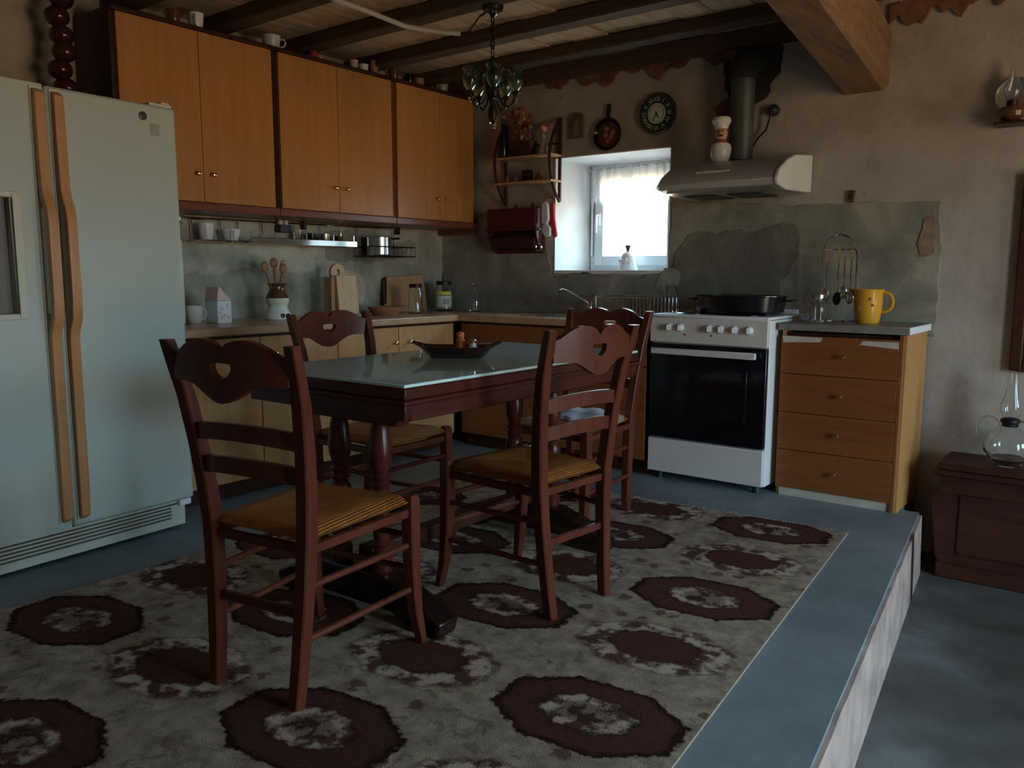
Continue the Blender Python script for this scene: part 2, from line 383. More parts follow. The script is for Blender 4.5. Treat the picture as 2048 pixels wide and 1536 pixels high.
def ragged(pts, amp, step, seed=0):
    rnd = random.Random(seed); out = []; n = len(pts); step = min(step, 0.022); ph = [rnd.uniform(0, 6.28) for _ in range(6)]; acc = 0.0
    for i in range(n):
        a, b = pts[i], pts[(i+1) % n]; L = math.hypot(b[0]-a[0], b[1]-a[1]); k = max(2, int(L/step)); nx, ny = -(b[1]-a[1])/L, (b[0]-a[0])/L
        for j in range(k):
            t = j/k; q = acc+L*t
            d = amp*(0.9*math.sin(q*9+ph[0])+0.6*math.sin(q*23+ph[1])+0.4*math.sin(q*57+ph[2])+rnd.uniform(-0.35, 0.35))
            out.append((a[0]+(b[0]-a[0])*t+nx*d, a[1]+(b[1]-a[1])*t+ny*d))
        acc += L
    return out

# ------------------------------------------------------------------ setting
LX, BY, LZ = -4.09, 4.48, -0.29      # left wall, back wall, lower floor
EDGE = [(-0.775, 4.126), (-0.52, 1.778), (-0.164, -1.5)]
fl = struct(MB().prism([(LX, BY), (-0.865, BY), (-0.865, 4.126)]+EDGE+[(LX, -1.5)], 'z', LZ, 0.0).build('floor', FLOOR))
fl['label'] = 'raised blue-grey concrete kitchen floor'
m = MB()
rnd = random.Random(3)
N = 60
for i in range(N):
    def ep(t):
        if t < 0.42: a, b, k = EDGE[0], EDGE[1], t/0.42
        else: a, b, k = EDGE[1], EDGE[2], (t-0.42)/0.58
        return Vector((a[0]+(b[0]-a[0])*k, a[1]+(b[1]-a[1])*k, 0))
    if i == 0: last = (ep(0), -0.012)
    p = ep((i+1)/N); ztop = -0.006-0.012*rnd.random()
    a, za = last; n1 = Vector((0.994, 0.108, 0))*0.022
    m.hexa([(a.x, a.y, LZ), (p.x, p.y, LZ), (p.x, p.y, ztop), (a.x, a.y, za)], [(a.x+n1.x, a.y+n1.y, LZ), (p.x+n1.x, p.y+n1.y, LZ), (p.x+n1.x*0.6, p.y+n1.y, ztop), (a.x+n1.x*0.6, a.y+n1.y, za)])
    last = (p, ztop)
m.build('riser', RISER, fl)
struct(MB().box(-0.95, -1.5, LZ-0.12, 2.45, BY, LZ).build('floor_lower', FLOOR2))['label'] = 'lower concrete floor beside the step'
wl = struct(MB().box(LX-0.3, -1.8, LZ, LX, BY+0.45, 2.7).build('wall_left', PLASTER))
WX0, WX1, WZ0, WZ1 = -3.105, -2.278, 1.112, 1.84
m = MB().box(LX, BY, LZ, WX0, BY+0.45, 2.7).box(WX1, BY, LZ, 2.6, BY+0.45, 2.7).box(WX0, BY, LZ, WX1, BY+0.45, WZ0).box(WX0, BY, WZ1, WX1, BY+0.45, 2.7)
wb = struct(m.build('wall_back', PLASTER))
m = MB().box(2.3, -1.8, LZ, 2.6, DOOR[0], 2.7).box(2.3, DOOR[1], LZ, 2.6, WIN2[0], 2.7).box(2.3, WIN2[1], LZ, 2.6, BY, 2.7).box(2.3, DOOR[0], DOOR[3], 2.6, DOOR[1], 2.7).box(2.3, WIN2[0], LZ, 2.6, WIN2[1], WIN2[2]).box(2.3, WIN2[0], WIN2[3], 2.6, WIN2[1], 2.7)
struct(m.build('wall_right', PLASTER))
struct(MB().box(LX, -1.8, LZ, 2.3, -1.5, 2.7).build('wall_front', PLASTER))
def jambs(name, q, mat, sill):
    y0, y1, z0, z1 = q; m = MB().box(2.28, y0, z0, 2.62, y0+0.05, z1).box(2.28, y1-0.05, z0, 2.62, y1, z1).box(2.28, y0+0.05, z1-0.05, 2.62, y1-0.05, z1)
    if sill: m.box(2.24, y0, z0, 2.62, y1, z0+0.04)
    struct(m.build(name, mat, None, 0.004))
jambs('door_1', DOOR, BEAM, False); jambs('window_2', WIN2, PVC, True)
# ceiling
ZB, ZT = 2.31, 2.40
ce = struct(MB().box(LX-0.2, -1.7, 2.46, 2.5, BY+0.3, 2.7).build('ceiling', PLANK))
rnd = random.Random(11); x = LX; 
while x < 2.3:
    wd = rnd.uniform(0.17, 0.24)
    MB().box(x+0.003, -1.5, ZT+rnd.uniform(0, 0.012), min(x+wd, 2.3)-0.003, BY, ZT+0.05).build('plank', PLANK, ce)
    x += wd
yj = 4.05; k = 0
while yj > -1.4:
    dy = rnd.uniform(-0.015, 0.015); tl = 0.05
    zc = 2.37; path = [(LX, yj+0.065+dy+tl, zc), (-1.0, yj+0.065+dy, zc), (2.3, yj+0.065+dy-0.03, zc)]
    MB().sweep(path, [0.056, 0.054, 0.055], 0.034, 'x').build('joist', JOIST, ce)
    yj -= 0.51
MB().box(LX, 4.40, ZB, -1.3, BY, ZT).build('joist', JOIST, ce)
# heavy cross beam over the step
m = MB(); L0 = [(-1.225, BY+0.0, 0.115), (-1.02, 2.8, 0.095), (-0.75, 0.6, 0.095), (-0.5, -1.5, 0.095)]
m.sweep([(a, b, 2.155) for a, b, c in L0], [c for a, b, c in L0], 0.15, 'y')
m.build('cross_beam', BEAM, ce)['label'] = 'heavy brown timber beam'
# broken plaster and clay along the top of the back wall
rnd = random.Random(5)
def fringe(x0, x1, zt, lo, hi, seed, slope=0.0):
    r2 = random.Random(seed); pts = [(x0, zt), (x1, zt+slope)]; n = int((x1-x0)/0.014)
    for i in range(n+1):
        t = 1-i/n; pts.append((x0+(x1-x0)*t, zt+slope*t-lo-(hi-lo)*(0.45+0.3*math.sin(t*19+seed)+0.2*math.sin(t*47+2*seed)+r2.uniform(-0.12, 0.12))))
    return MB().prism(pts, 'y', BY-0.02, BY+0.01)
fringe(-3.15, -1.9, 2.34, 0.02, 0.12, 2).build('clay_fringe', CLAY, wb)
fringe(-1.12, -0.55, 2.40, 0.05, 0.14, 4, 0.05).build('clay_fringe', CLAY, wb)
MB().prism(ragged([(-2.0, 2.33), (-1.63, 2.33), (-1.66, 2.18), (-1.73, 2.06), (-1.90, 2.0), (-1.95, 2.06)], 0.018, 0.05, 3), 'y', BY-0.012, BY+0.01).build('flue_hole', SOOT, wb)['label'] = 'soot-black ragged hole around the flue'
MB().prism(ragged([(-2.02, 2.05), (-1.93, 2.08), (-1.91, 1.95), (-1.96, 1.92)], 0.012, 0.04, 5), 'y', BY-0.008, BY+0.01).build('clay_patch', CLAY, wb)
# cement patches
def patch(name, pts, mat, wall, seed, amp=0.018, th=0.012):
    p = ragged(pts, amp, 0.06, seed)
    if wall == 'b': return MB().prism(p, 'y', BY-th, BY+0.01).build(name, mat, wb)
    return MB().prism(p, 'x', LX-0.01, LX+th).build(name, mat, wl)
patch('cement_patch', [(-2.275, 0.80), (-0.82, 0.80), (-0.84, 1.455), (-1.4, 1.46), (-2.27, 1.52)], CEMENT, 'b', 1, 0.006, 0.008)
patch('cement_patch', [(-4.08, 0.80), (-2.30, 0.80), (-2.31, 1.10), (-3.12, 1.09), (-3.14, 1.26), (-3.55, 1.36), (-4.08, 1.40)], CEMENT, 'b', 2, 0.012)
patch('cement_smear', [(-2.22, 0.90), (-1.62, 0.90), (-1.50, 1.28), (-1.54, 1.36), (-2.1, 1.34), (-2.24, 1.2)], CEMENT_DK, 'b', 3, 0.016, 0.0135)
patch('cement_smear', [(-2.36, 1.02), (-2.21, 1.03), (-2.2, 1.11), (-2.3, 1.14)], CEMENT_LT, 'b', 8, 0.008, 0.0152)
patch('cement_smear', [(-0.935, 1.18), (-0.87, 1.2), (-0.86, 1.38), (-0.90, 1.37)], plain('earth_stain', (0.30, 0.21, 0.14), 0.9, 0, 0.3, 20), 'b', 9, 0.012, 0.0135)
patch('cement_patch', [(1.9, 0.80), (4.47, 0.80), (4.47, 1.39), (3.4, 1.43), (1.9, 1.43)], CEMENT, 'l', 4, 0.01)
patch('cement_smear', [(3.33, 0.90), (3.72, 0.88), (3.70, 1.08), (3.50, 1.14), (3.34, 1.14)], CEMENT_LT, 'l', 6, 0.016, 0.0135)
patch('cement_smear', [(2.2, 1.10), (3.3, 1.12), (3.34, 1.27), (2.2, 1.28)], CEMENT_LT, 'l', 7, 0.016, 0.0145)
patch('cement_smear', [(3.4, 1.2), (3.9, 1.16), (4.2, 1.3), (3.4, 1.36)], CEMENT_DK, 'l', 10, 0.016, 0.0155)

# ------------------------------------------------------------------ window
FY = 4.78                               # plane of the window frame
win = bpy.data.objects.new('window_1', None); COL.objects.link(win); struct(win); win['label'] = 'small white window in a deep whitewashed reveal'
e = 0.004
IX0, IX1, IZ0, IZ1 = -2.995, -2.36, 1.125, 1.80
MB().hexa([(WX0, BY-e, WZ0), (WX0, BY+0.45, WZ0), (WX0, BY+0.45, WZ1), (WX0, BY-e, WZ1)], [(WX0+0.008, BY-e, WZ0), (IX0, BY+0.45, WZ0), (IX0, BY+0.45, WZ1), (WX0+0.008, BY-e, WZ1)]).build('reveal', WHITEWASH, win)
MB().hexa([(WX1-0.008, BY-e, WZ0), (IX1, BY+0.45, WZ0), (IX1, BY+0.45, WZ1), (WX1-0.008, BY-e, WZ1)], [(WX1, BY-e, WZ0), (WX1, BY+0.45, WZ0), (WX1, BY+0.45, WZ1), (WX1, BY-e, WZ1)]).build('reveal', WHITEWASH, win)
MB().hexa([(WX0, BY-e, WZ1-0.008), (WX1, BY-e, WZ1-0.008), (WX1, BY+0.45, IZ1), (WX0, BY+0.45, IZ1)], [(WX0, BY-e, WZ1), (WX1, BY-e, WZ1), (WX1, BY+0.45, WZ1), (WX0, BY+0.45, WZ1)]).build('reveal', WHITEWASH, win)
MB().box(WX0, BY-0.012, WZ0-0.012, WX1, BY+0.45, WZ0+0.012).build('sill', WHITEWASH, win, 0.004)
fx0, fx1, fz0, fz1 = IX0+0.0, IX1-0.0, IZ0, 1.79
def frame(x0, x1, z0, z1, wd, y0, y1):
    return MB().box(x0, y0, z0, x0+wd, y1, z1).box(x1-wd, y0, z0, x1, y1, z1).box(x0+wd, y0, z0, x1-wd, y1, z0+wd).box(x0+wd, y0, z1-wd, x1-wd, y1, z1)
frame(fx0-0.02, fx1+0.02, fz0-0.01, fz1+0.02, 0.045, FY, FY+0.06).build('window_frame', PVC, win, 0.003)
sash = frame(fx0+0.022, fx1-0.022, fz0+0.032, fz1-0.022, 0.062, FY-0.018, FY+0.045).build('sash', PVC, win, 0.004)
MB().box(fx0+0.08, FY+0.01, fz0+0.09, fx1-0.08, FY+0.016, fz1-0.08).build('pane', PANE, sash)
m = MB().box(fx0+0.04, FY-0.03, 1.42, fx0+0.066, FY-0.016, 1.50); m.tube([(fx0+0.053, FY-0.03, 1.485), (fx0+0.053, FY-0.055, 1.482), (fx0+0.053, FY-0.058, 1.44), (fx0+0.053, FY-0.056, 1.37)], 0.008)
m.build('window_handle', PVC, sash)
m = MB().box(fx0-0.012, FY-0.012, 1.22, fx0+0.002, FY+0.0, 1.60); m.build('hinge', STEEL, win)
# lace valance on a rod
cur = thing('lace_curtain', 'short ruffled white lace valance across the top of the window', 'curtain', (0, 0, 0))
MB().tube([(-3.02, FY-0.05, 1.775), (-2.34, FY-0.05, 1.79)], 0.005).build('curtain_rod', STEEL, cur)
m = MB(); rnd = random.Random(9); nx, nz = 90, 8; grid = []
for i in range(nx+1):
    t = i/nx; x = -2.985+0.63*t; drop = 0.16+0.05*rnd.random()+0.05*abs(math.sin(t*9))+(0.10 if t > 0.93 else 0)+(0.05 if t < 0.05 else 0)
    for j in range(nz+1):
        q = j/nz; yy = FY-0.052+0.013*math.sin(t*70+1.3*math.sin(t*23))*(0.3+q)
        grid.append((x, yy, 1.792+0.013*t-drop*q))
m.add(grid, [(i*(nz+1)+j, (i+1)*(nz+1)+j, (i+1)*(nz+1)+j+1, i*(nz+1)+j+1) for i in range(nx) for j in range(nz)])
m.build('lace_panel', LACE, cur, smooth=60)
m = MB(); g = []
for i in range(15):
    t = i/14
    for j in range(7): g.append((-2.70-0.02*t*t-0.03*t+0.014*(j-3)*(0.6+0.5*math.sin(t*3)), FY-0.062+0.006*math.sin(j*2.2+t*6), 1.785-0.36*t))
m.add(g, [(i*7+j, (i+1)*7+j, (i+1)*7+j+1, i*7+j+1) for i in range(14) for j in range(6)])
m.build('lace_tail', LACE, cur, smooth=60)
b = thing('ceramic_bell', 'white painted ceramic bell with brown loop handle on window sill', 'bell', (-2.66, 4.66, WZ0+0.012))
MB().lathe([(0.066, 0), (0.068, 0.006), (0.058, 0.03), (0.050, 0.06), (0.045, 0.085), (0.034, 0.105), (0.015, 0.118), (0.004, 0.12)], n=24).build('bell_body', PORC, b)
MB().lathe([(0.012, 0.117), (0.010, 0.128), (0.016, 0.145), (0.019, 0.158), (0.013, 0.16)], n=12).build('handle', BROWNGLAZE, b)
m = MB()
for a, z in ((-1.9, 0.05), (-1.3, 0.07), (-1.6, 0.035), (-2.4, 0.06), (-0.9, 0.045)): m.sphere((0.05*math.cos(a), 0.05*math.sin(a), z), 0.011, 8, 6)
m.build('painted_flowers', PINK, b)

# ------------------------------------------------------------------ fridge
f = thing('refrigerator', 'large pale green side-by-side refrigerator with long tan handles', 'refrigerator', (-3.225, 1.925, 0.0), R(94))
FW, FD, FH, SPL = 0.92, 0.70, 1.765, -0.53
MB().box(-FW+0.005, 0.075, 0.05, -0.005, FD, FH-0.015).build('cabinet_body', FRIDGE, f, 0.006)
m = MB().box(SPL+0.004, 0, 0.135, 0, 0.065, FH); dr = m.build('door', FRIDGE, f, 0.012); 
m = MB()
x0, x1, zq0, zq1 = -FW, SPL-0.004, 0.135, FH
dx0, dx1, dz0, dz1 = -0.86, -0.665, 0.955, 1.36
m.box(x0, 0, zq0, x1, 0.065, dz0).box(x0, 0, dz1, x1, 0.065, zq1).box(x0, 0, dz0, dx0, 0.065, dz1).box(dx1, 0, dz0, x1, 0.065, dz1).box(dx0, 0.05, dz0, dx1, 0.065, dz1)
dl = m.build('door', FRIDGE, f)
frm = MB().box(dx0-0.025, -0.006, dz0-0.02, dx0, 0.01, dz1+0.02).box(dx1, -0.006, dz0-0.02, dx1+0.03, 0.01, dz1+0.02).box(dx0, -0.006, dz0-0.02, dx1, 0.01, dz0).box(dx0, -0.006, dz1, dx1, 0.01, dz1+0.02).build('dispenser_frame', FRIDGE_TRIM, dl, 0.004)
MB().box(dx0, 0.046, dz0, dx1, 0.052, dz1).box(dx0+0.03, 0.01, dz1-0.10, dx1-0.03, 0.046, dz1).build('water_dispenser', plain('dispenser_brown', (0.17, 0.145, 0.115), 0.5), dl)
for s, nm in ((SPL-0.030, dl), (SPL+0.038, dr)):
    path = [(s, 0.004, 0.165), (s, -0.016, 0.18), (s, -0.020, 0.30), (s, -0.022, 0.86), (s, -0.03, 0.89), (s, -0.05, 0.93), (s, -0.056, 1.0), (s, -0.056, 1.28), (s, -0.050, 1.325), (s, -0.030, 1.375), (s, -0.024, 1.41), (s, -0.020, 1.60), (s, -0.018, 1.73), (s, 0.004, 1.745)]
    MB().sweep(path, [0.016, 0.018]+[0.019]*10+[0.018, 0.016], 0.014).build('door_handle', HANDLEWOOD, nm, 0.004)
    MB().box(s-0.022, -0.007, 0.16, s+0.022, 0.002, FH-0.01).box(s-0.012, -0.05, 0.95, s+0.012, 0, 1.33).build('handle_backing', FRIDGE_TRIM, nm, 0.003)
MB().box(SPL-0.006, 0.02, 0.135, SPL+0.006, 0.08, FH-0.01).build('door_gasket', GRILLE_DK, f)
gr = MB().box(-FW, 0.04, 0.015, -0.02, 0.075, 0.125).build('grille', FRIDGE_TRIM, f, 0.004)
for k in range(5): MB().box(-FW+0.02 if k > 1 else -FW+0.01, 0.036, 0.052+0.0145*k, -0.09 if k < 4 else -0.06, 0.042, 0.0585+0.0145*k).build('grille_slot', GRILLE_DK, gr)
m = MB()
for xx in (-0.07, -FW+0.08): m.lathe([(0.02, -0.02), (0.022, 0), (0.02, 0.02)], (xx, 0.12, 0.022), 14, 'x').lathe([(0.02, -0.02), (0.022, 0), (0.02, 0.02)], (xx, 0.6, 0.022), 14, 'x')
m.build('roller', GRILLE_DK, f)
MB().box(-0.11, 0.01, FH, -0.01, 0.10, FH+0.012).box(-0.05, 0.02, FH+0.01, -0.012, 0.07, FH+0.022).build('top_hinge', FRIDGE_TRIM, f, 0.003)
MB().box(-0.06, 0.015, 0.105, -0.005, 0.07, 0.132).build('bottom_hinge', ENAMEL, f, 0.004)
MB().lathe([(0.017, 0), (0.017, -0.004), (0.012, -0.006)], (-0.148, 0, 1.715), 20, 'y').build('badge', plain('badge_dark', (0.05, 0.05, 0.04), 0.4), f)
MB().box(-0.118, -0.0015, 1.645, -0.078, 0, 1.692).box(-0.112, -0.0025, 1.662, -0.095, 0, 1.688).build('sticker', plain('sticker_grey', (0.33, 0.36, 0.30), 0.5), f)

# string of glazed bulbs hanging beside the wall cabinet
g = thing('hanging_bulb_string', 'string of dark glossy bulbs hanging above the refrigerator', 'ornament', (-3.9, 1.80, 1.79))
MB().tube([(0, 0, 0.05), (0.0, 0, 0.60)], 0.006).build('cord', IRON, g)
for k in range(7):
    z = 0.05+0.075*k; a = k*2.2
    MB().sphere((0.012*math.cos(a), 0.012*math.sin(a), z), 0.052, 14, 10, (1, 1, 0.86)).build('bulb', PEPPER, g)

# ------------------------------------------------------------------ wall cabinets
def knob(parent, x, y, z, d):   # d: outward direction 'x' or 'y-'
    prof = [(0.006, 0), (0.0045, 0.008), (0.0045, 0.013), (0.010, 0.018), (0.0125, 0.024), (0.010, 0.030), (0.004, 0.033)]
    if d == 'x': MB().lathe(prof, (x, y, z), 14, 'x').build('knob', BRASS, parent)
    else: MB().lathe([(r, -q) for r, q in prof], (x, y, z), 14, 'y').build('knob', BRASS, parent)
UX = -3.76
ulab = ['honey oak wall cabinet nearest the refrigerator', 'honey oak wall cabinet between the two other wall cabinets', 'honey oak wall cabinet in the corner beside the wall shelf']
for i, (y0, y1) in enumerate([(1.944, 2.81), (2.81, 3.675), (3.675, 4.44)]):
    c = thing('wall_cabinet', ulab[i], 'cabinet', (UX, y0, 1.405), 0, 'wall cabinets over the counter')
    W_ = y1-y0
    MB().box(LX+0.004-UX, 0.001, 0.04, 0, W_-0.001, 0.855).build('carcass', DARKWOOD if i < 2 else REDWOOD, c)
    MB().box(LX+0.004-UX, 0.001, 0.0, 0.028, W_-0.001, 0.04).build('bottom_rail', REDWOOD, c, 0.004)
    MB().box(LX+0.004-UX, 0.001, 0.852, 0.024, W_-0.001, 0.872).build('top_rail', DARKWOOD, c, 0.003)
    mid = (2.368, 3.231, 4.079)[i]-y0
    g0, g1 = 0.022, W_-0.022
    d1 = MB().box(0, g0, 0.043, 0.02, mid-0.0015, 0.849).build('door', VENEER, c, 0.0015)
    d2 = MB().box(0, mid+0.0015, 0.043, 0.02, g1, 0.849).build('door', VENEER, c, 0.0015)
    zk = 1.582-1.405
    knob(d1, 0.02, mid-0.038, zk, 'x'); knob(d2, 0.02, mid+0.045, zk, 'x')
    if i == 2: MB().box(LX+0.02-UX, W_-0.022, -0.035, 0.0, W_-0.001, 0.0).build('bracket', REDWOOD, c)

# things standing on top of the wall cabinets
def cup(label, loc, r=0.036, h=0.07, mat=PORC, cat='cup', name='cup', group=None, handle=True, rz=0, saucer=False):
    t = thing(name, label, cat, loc, rz, group)
    MB().lathe([(r*0.62, 0.0), (r*0.72, 0.004), (r*0.9, h*0.45), (r, h), (r*0.93, h), (r*0.82, h*0.45), (r*0.6, 0.008), (0.001, 0.008)], n=22, cap=False).build('bowl', mat, t)
    if handle: MB().tube([(0, -r*0.85, h*0.80), (0, -r*1.35, h*0.78), (0, -r*1.5, h*0.55), (0, -r*1.3, h*0.3), (0, -r*0.8, h*0.25)], 0.0045).build('handle', mat, t)
    return t
ZC = 2.278
cup('white cup on top of the wall cabinets nearest the refrigerator', (-3.83, 2.42, ZC), 0.037, 0.085, PORC, rz=1.0, group='crockery on top of the wall cabinets')
cup('dark brown cup on top of wall cabinets nearest the refrigerator', (-3.83, 2.30, ZC), 0.034, 0.07, BROWNGLAZE, rz=0.4, group='crockery on top of the wall cabinets')
cup('pale grey bowl-shaped cup above the left cabinet divider', (-3.83, 2.86, ZC), 0.05, 0.075, plain('grey_glaze', (0.52, 0.55, 0.54), 0.25), rz=2.4, group='crockery on top of the wall cabinets')
t = thing('figurine', 'small red and white figurine on top of the middle wall cabinet', 'figurine', (-3.84, 3.15, ZC))
MB().lathe([(0.03, 0), (0.034, 0.01), (0.022, 0.05), (0.014, 0.065)], n=16).build('skirt', REDCLOTH, t)
MB().sphere((0, 0, 0.076), 0.015).build('head', SKINPAINT, t)
MB().lathe([(0.017, 0.082), (0.012, 0.092), (0.004, 0.108)], n=12).build('cap', PORC, t)
MB().sphere((0.03, 0.02, 0.014), 0.013).build('bundle', PORC, t)
lst = [(3.44, 0.026, 0.065, PINK, 'small pink cup on top of middle wall cabinet'), (3.515, 0.03, 0.055, PORC, 'small white cup on top of middle wall cabinet'), (3.60, 0.028, 0.09, TERRACOTTA, 'tall terracotta beaker on top of middle wall cabinet'),
       (3.765, 0.034, 0.08, BROWNGLAZE, 'brown glazed beaker above the right cabinet divider'), (3.90, 0.03, 0.07, BLACKIRON, 'black beaker on top of the corner wall cabinet'), (3.99, 0.034, 0.06, TERRACOTTA, 'wide terracotta cup on top of the corner wall cabinet'), (4.21, 0.04, 0.075, plain('grey_green_glaze', (0.24, 0.27, 0.25), 0.3), 'grey-green pot at the corner end of the wall cabinets')]
for y, r_, h_, mt, lb in lst: cup(lb, (-3.83, y, ZC), r_, h_, mt, rz=y*3, group='crockery on top of the wall cabinets')

# ------------------------------------------------------------------ base cabinets, worktop, sink
BX, CT = -3.47, 0.845
blab = ['light oak base cabinet next to the refrigerator', 'light oak base cabinet in the corner under the glass jars']
for i, (y0, ym, y1) in enumerate([(1.985, 2.464, 2.96), (2.96, 3.419, 3.93)]):
    c = thing('base_cabinet', blab[i], 'cabinet', (BX, y0, 0), 0, 'base cabinets under the worktop')
    MB().box(LX+0.03-BX, 0.001, 0.10, -0.02, y1-y0-0.001, CT-0.042).build('carcass', DARKWOOD, c)
    MB().box(-0.40, 0.001, 0.0, -0.06, y1-y0-0.001, 0.10).build('plinth', DARKWOOD, c)
    for a, b_, kk in ((y0+0.003, ym-0.0025, ym-0.04), (ym+0.0025, min(y1, 3.90)-0.003, ym+0.075)):
        d = MB().box(-0.018, a-y0, 0.09, 0.0, b_-y0, CT-0.055).build('door', VENEER2, c, 0.002)
        knob(d, 0.0, kk-y0, 0.70, 'x')
for i, (x0, x1, lb) in enumerate([(-3.45, -2.79, 'brown sink base cabinet left of the far chair'), (-2.79, -2.125, 'brown sink base cabinet right beside the stove')]):
    c = thing('sink_cabinet', lb, 'cabinet', (x0, 3.945, 0), 0, 'sink cabinets under the window')
    MB().box(0.002, 0.02, 0.10, x1-x0-0.002, BY-3.945-0.02, CT-0.25).box(0.002, 0.02, CT-0.25, x1-x0-0.002, 0.04, CT-0.042).build('carcass', DARKWOOD, c)
    MB().box(0.002, 0.06, 0, x1-x0-0.002, 0.3, 0.10).build('plinth', DARKWOOD, c)
    d = MB().box(0.003, 0.0, 0.09, x1-x0-0.003, 0.018, 0.60).build('door', VENEER3, c, 0.002)
    knob(d, x1-x0-0.06, 0.0, 0.52, 'y-')
    d = MB().box(0.003, 0.0, 0.606, x1-x0-0.003, 0.018, CT-0.055).build('drawer_front', VENEER3, c, 0.002)
SKX0, SKX1, SKY0, SKY1 = -3.02, -2.55, 4.05, 4.36
m = MB()
m.box(LX+0.004, 1.975, CT-0.04, -3.44, 3.915, CT)
m.box(LX+0.004, 3.915, CT-0.04, SKX0, BY-0.014, CT).box(SKX1, 3.915, CT-0.04, -2.118, BY-0.014, CT).box(SKX0, 3.915, CT-0.04, SKX1, SKY0, CT).box(SKX0, SKY1, CT-0.04, SKX1, BY-0.014, CT)
wt = m.build('worktop', COUNTER, bevel=0.006); tag(wt, 'brown laminate L-shaped kitchen worktop with pale rounded edge', 'worktop')
s_ = thing('sink', 'stainless steel sink basin under the window', 'sink', (0, 0, CT))
m = MB().box(SKX0-0.02, SKY0-0.02, 0.0005, SKX0+0.002, SKY1+0.02, 0.004).box(SKX1-0.002, SKY0-0.02, 0.0005, SKX1+0.02, SKY1+0.02, 0.004).box(SKX0, SKY0-0.02, 0.0005, SKX1, SKY0+0.002, 0.004).box(SKX0, SKY1-0.002, 0.0005, SKX1, SKY1+0.02, 0.004)
m.build('rim', STEEL, s_)
a, b_ = 0.002, 0.17
MB().add([(SKX0+a, SKY0+a, 0), (SKX1-a, SKY0+a, 0), (SKX1-a, SKY1-a, 0), (SKX0+a, SKY1-a, 0), (SKX0+0.03, SKY0+0.03, -b_), (SKX1-0.03, SKY0+0.03, -b_), (SKX1-0.03, SKY1-0.03, -b_), (SKX0+0.03, SKY1-0.03, -b_)], [(0, 1, 5, 4), (1, 2, 6, 5), (2, 3, 7, 6), (3, 0, 4, 7), (4, 5, 6, 7)]).build('basin', STEEL, s_)
t = thing('faucet', 'chrome swan faucet behind the sink', 'faucet', (-2.775, 4.405, CT))
MB().lathe([(0.026, 0), (0.026, 0.008), (0.018, 0.014), (0.018, 0.075), (0.014, 0.085)], n=16).build('body', CHROME, t)
MB().tube([(0, 0, 0.07), (-0.03, -0.03, 0.10), (-0.085, -0.09, 0.14), (-0.125, -0.13, 0.155), (-0.14, -0.145, 0.148), (-0.142, -0.147, 0.125)], [0.010, 0.010, 0.010, 0.011, 0.012, 0.013]).build('spout', CHROME, t)
MB().tube([(0, 0, 0.085), (0.0, 0.005, 0.11), (0.015, 0.02, 0.13)], 0.007).build('lever', CHROME, t)
t = thing('dish_rack', 'silver wire dish rack beside the sink', 'rack', (-2.53, 4.06, CT+0.004))
m = MB(); RW, RD, RH = 0.36, 0.34, 0.125
for z in (0.012, RH): m.tube([(0, 0, z), (RW, 0, z), (RW, RD, z), (0, RD, z)], 0.0035, 6, True)
m.build('rim_wire', CHROME, t)
for k in range(15):
    x = RW*(k+0.5)/15; MB().tube([(x, 0, RH), (x, 0, 0.012), (x, RD, 0.012), (x, RD, RH)], 0.0022, 5).build('wire', CHROME, t)
for xx in (0.0, RW): 
    for yy in (0, RD): MB().tube([(xx, yy, 0.0), (xx, yy, RH)], 0.004, 6).build('leg', CHROME, t)

# ------------------------------------------------------------------ stove
SX0, SW, SY = -2.105, 0.645, 3.94
st = thing('stove', 'white freestanding electric stove with black oven door', 'stove', (SX0, SY, 0))
MB().box(0, 0.03, 0.04, SW, 0.52, 0.875).build('body', ENAMEL, st, 0.004)
MB().box(0.002, -0.002, 0.745, SW-0.002, 0.035, 0.878).build('control_panel', PANELGREY, st, 0.004)
for x in (0.115, 0.178, 0.34, 0.40, 0.473, 0.548):
    k = MB().lathe([(0.021, 0), (0.021, -0.006), (0.016, -0.012), (0.014, -0.026), (0.010, -0.028)], (x, -0.002, 0.825), 18, 'y').build('knob', ENAMEL, st)
    MB().box(x-0.0035, -0.034, 0.811, x+0.0035, -0.026, 0.839).build('grip', ENAMEL, k, 0.001)
for x in (0.205, 0.352): MB().lathe([(0.004, 0), (0.004, -0.003)], (x, -0.002, 0.79), 10, 'y').build('indicator_light', BLACKPL, st)
od = MB().box(0.004, 0.0, 0.235, SW-0.004, 0.03, 0.738).build('oven_door', OVENGLASS, st, 0.004)
MB().box(0.10, -0.0015, 0.36, SW-0.10, 0.002, 0.62).build('oven_window', plain('oven_window_glass', (0.012, 0.009, 0.007), 0.08), od, 0.001)
m = MB().box(0.03, -0.045, 0.685, SW-0.045, -0.025, 0.718).box(0.05, -0.026, 0.692, 0.07, 0.0, 0.711).box(SW-0.085, -0.026, 0.692, SW-0.065, 0.0, 0.711)
m.build('door_handle', PANELGREY, od, 0.005)
MB().box(0.003, 0.0, 0.045, SW-0.003, 0.03, 0.228).build('drawer', PANELGREY, st, 0.004)
MB().box(-0.002, -0.006, 0.878, SW+0.002, 0.53, 0.893).build('hob', ENAMEL, st, 0.005)
m = MB(); 
for (x, y, r) in ((0.17, 0.14, 0.075), (0.17, 0.37, 0.09), (0.47, 0.14, 0.09), (0.47, 0.37, 0.075)):
    MB().lathe([(r+0.012, 0.893), (r+0.012, 0.896), (r, 0.902), (r*0.25, 0.902), (0.01, 0.899)], (x, y, 0), 26).build('hotplate', BLACKIRON, st)
for x in (0.05, SW-0.05):
    for y in (0.06, 0.46): MB().lathe([(0.02, 0), (0.018, 0.04)], (x, y, 0), 12).build('foot', BLACKPL, st)
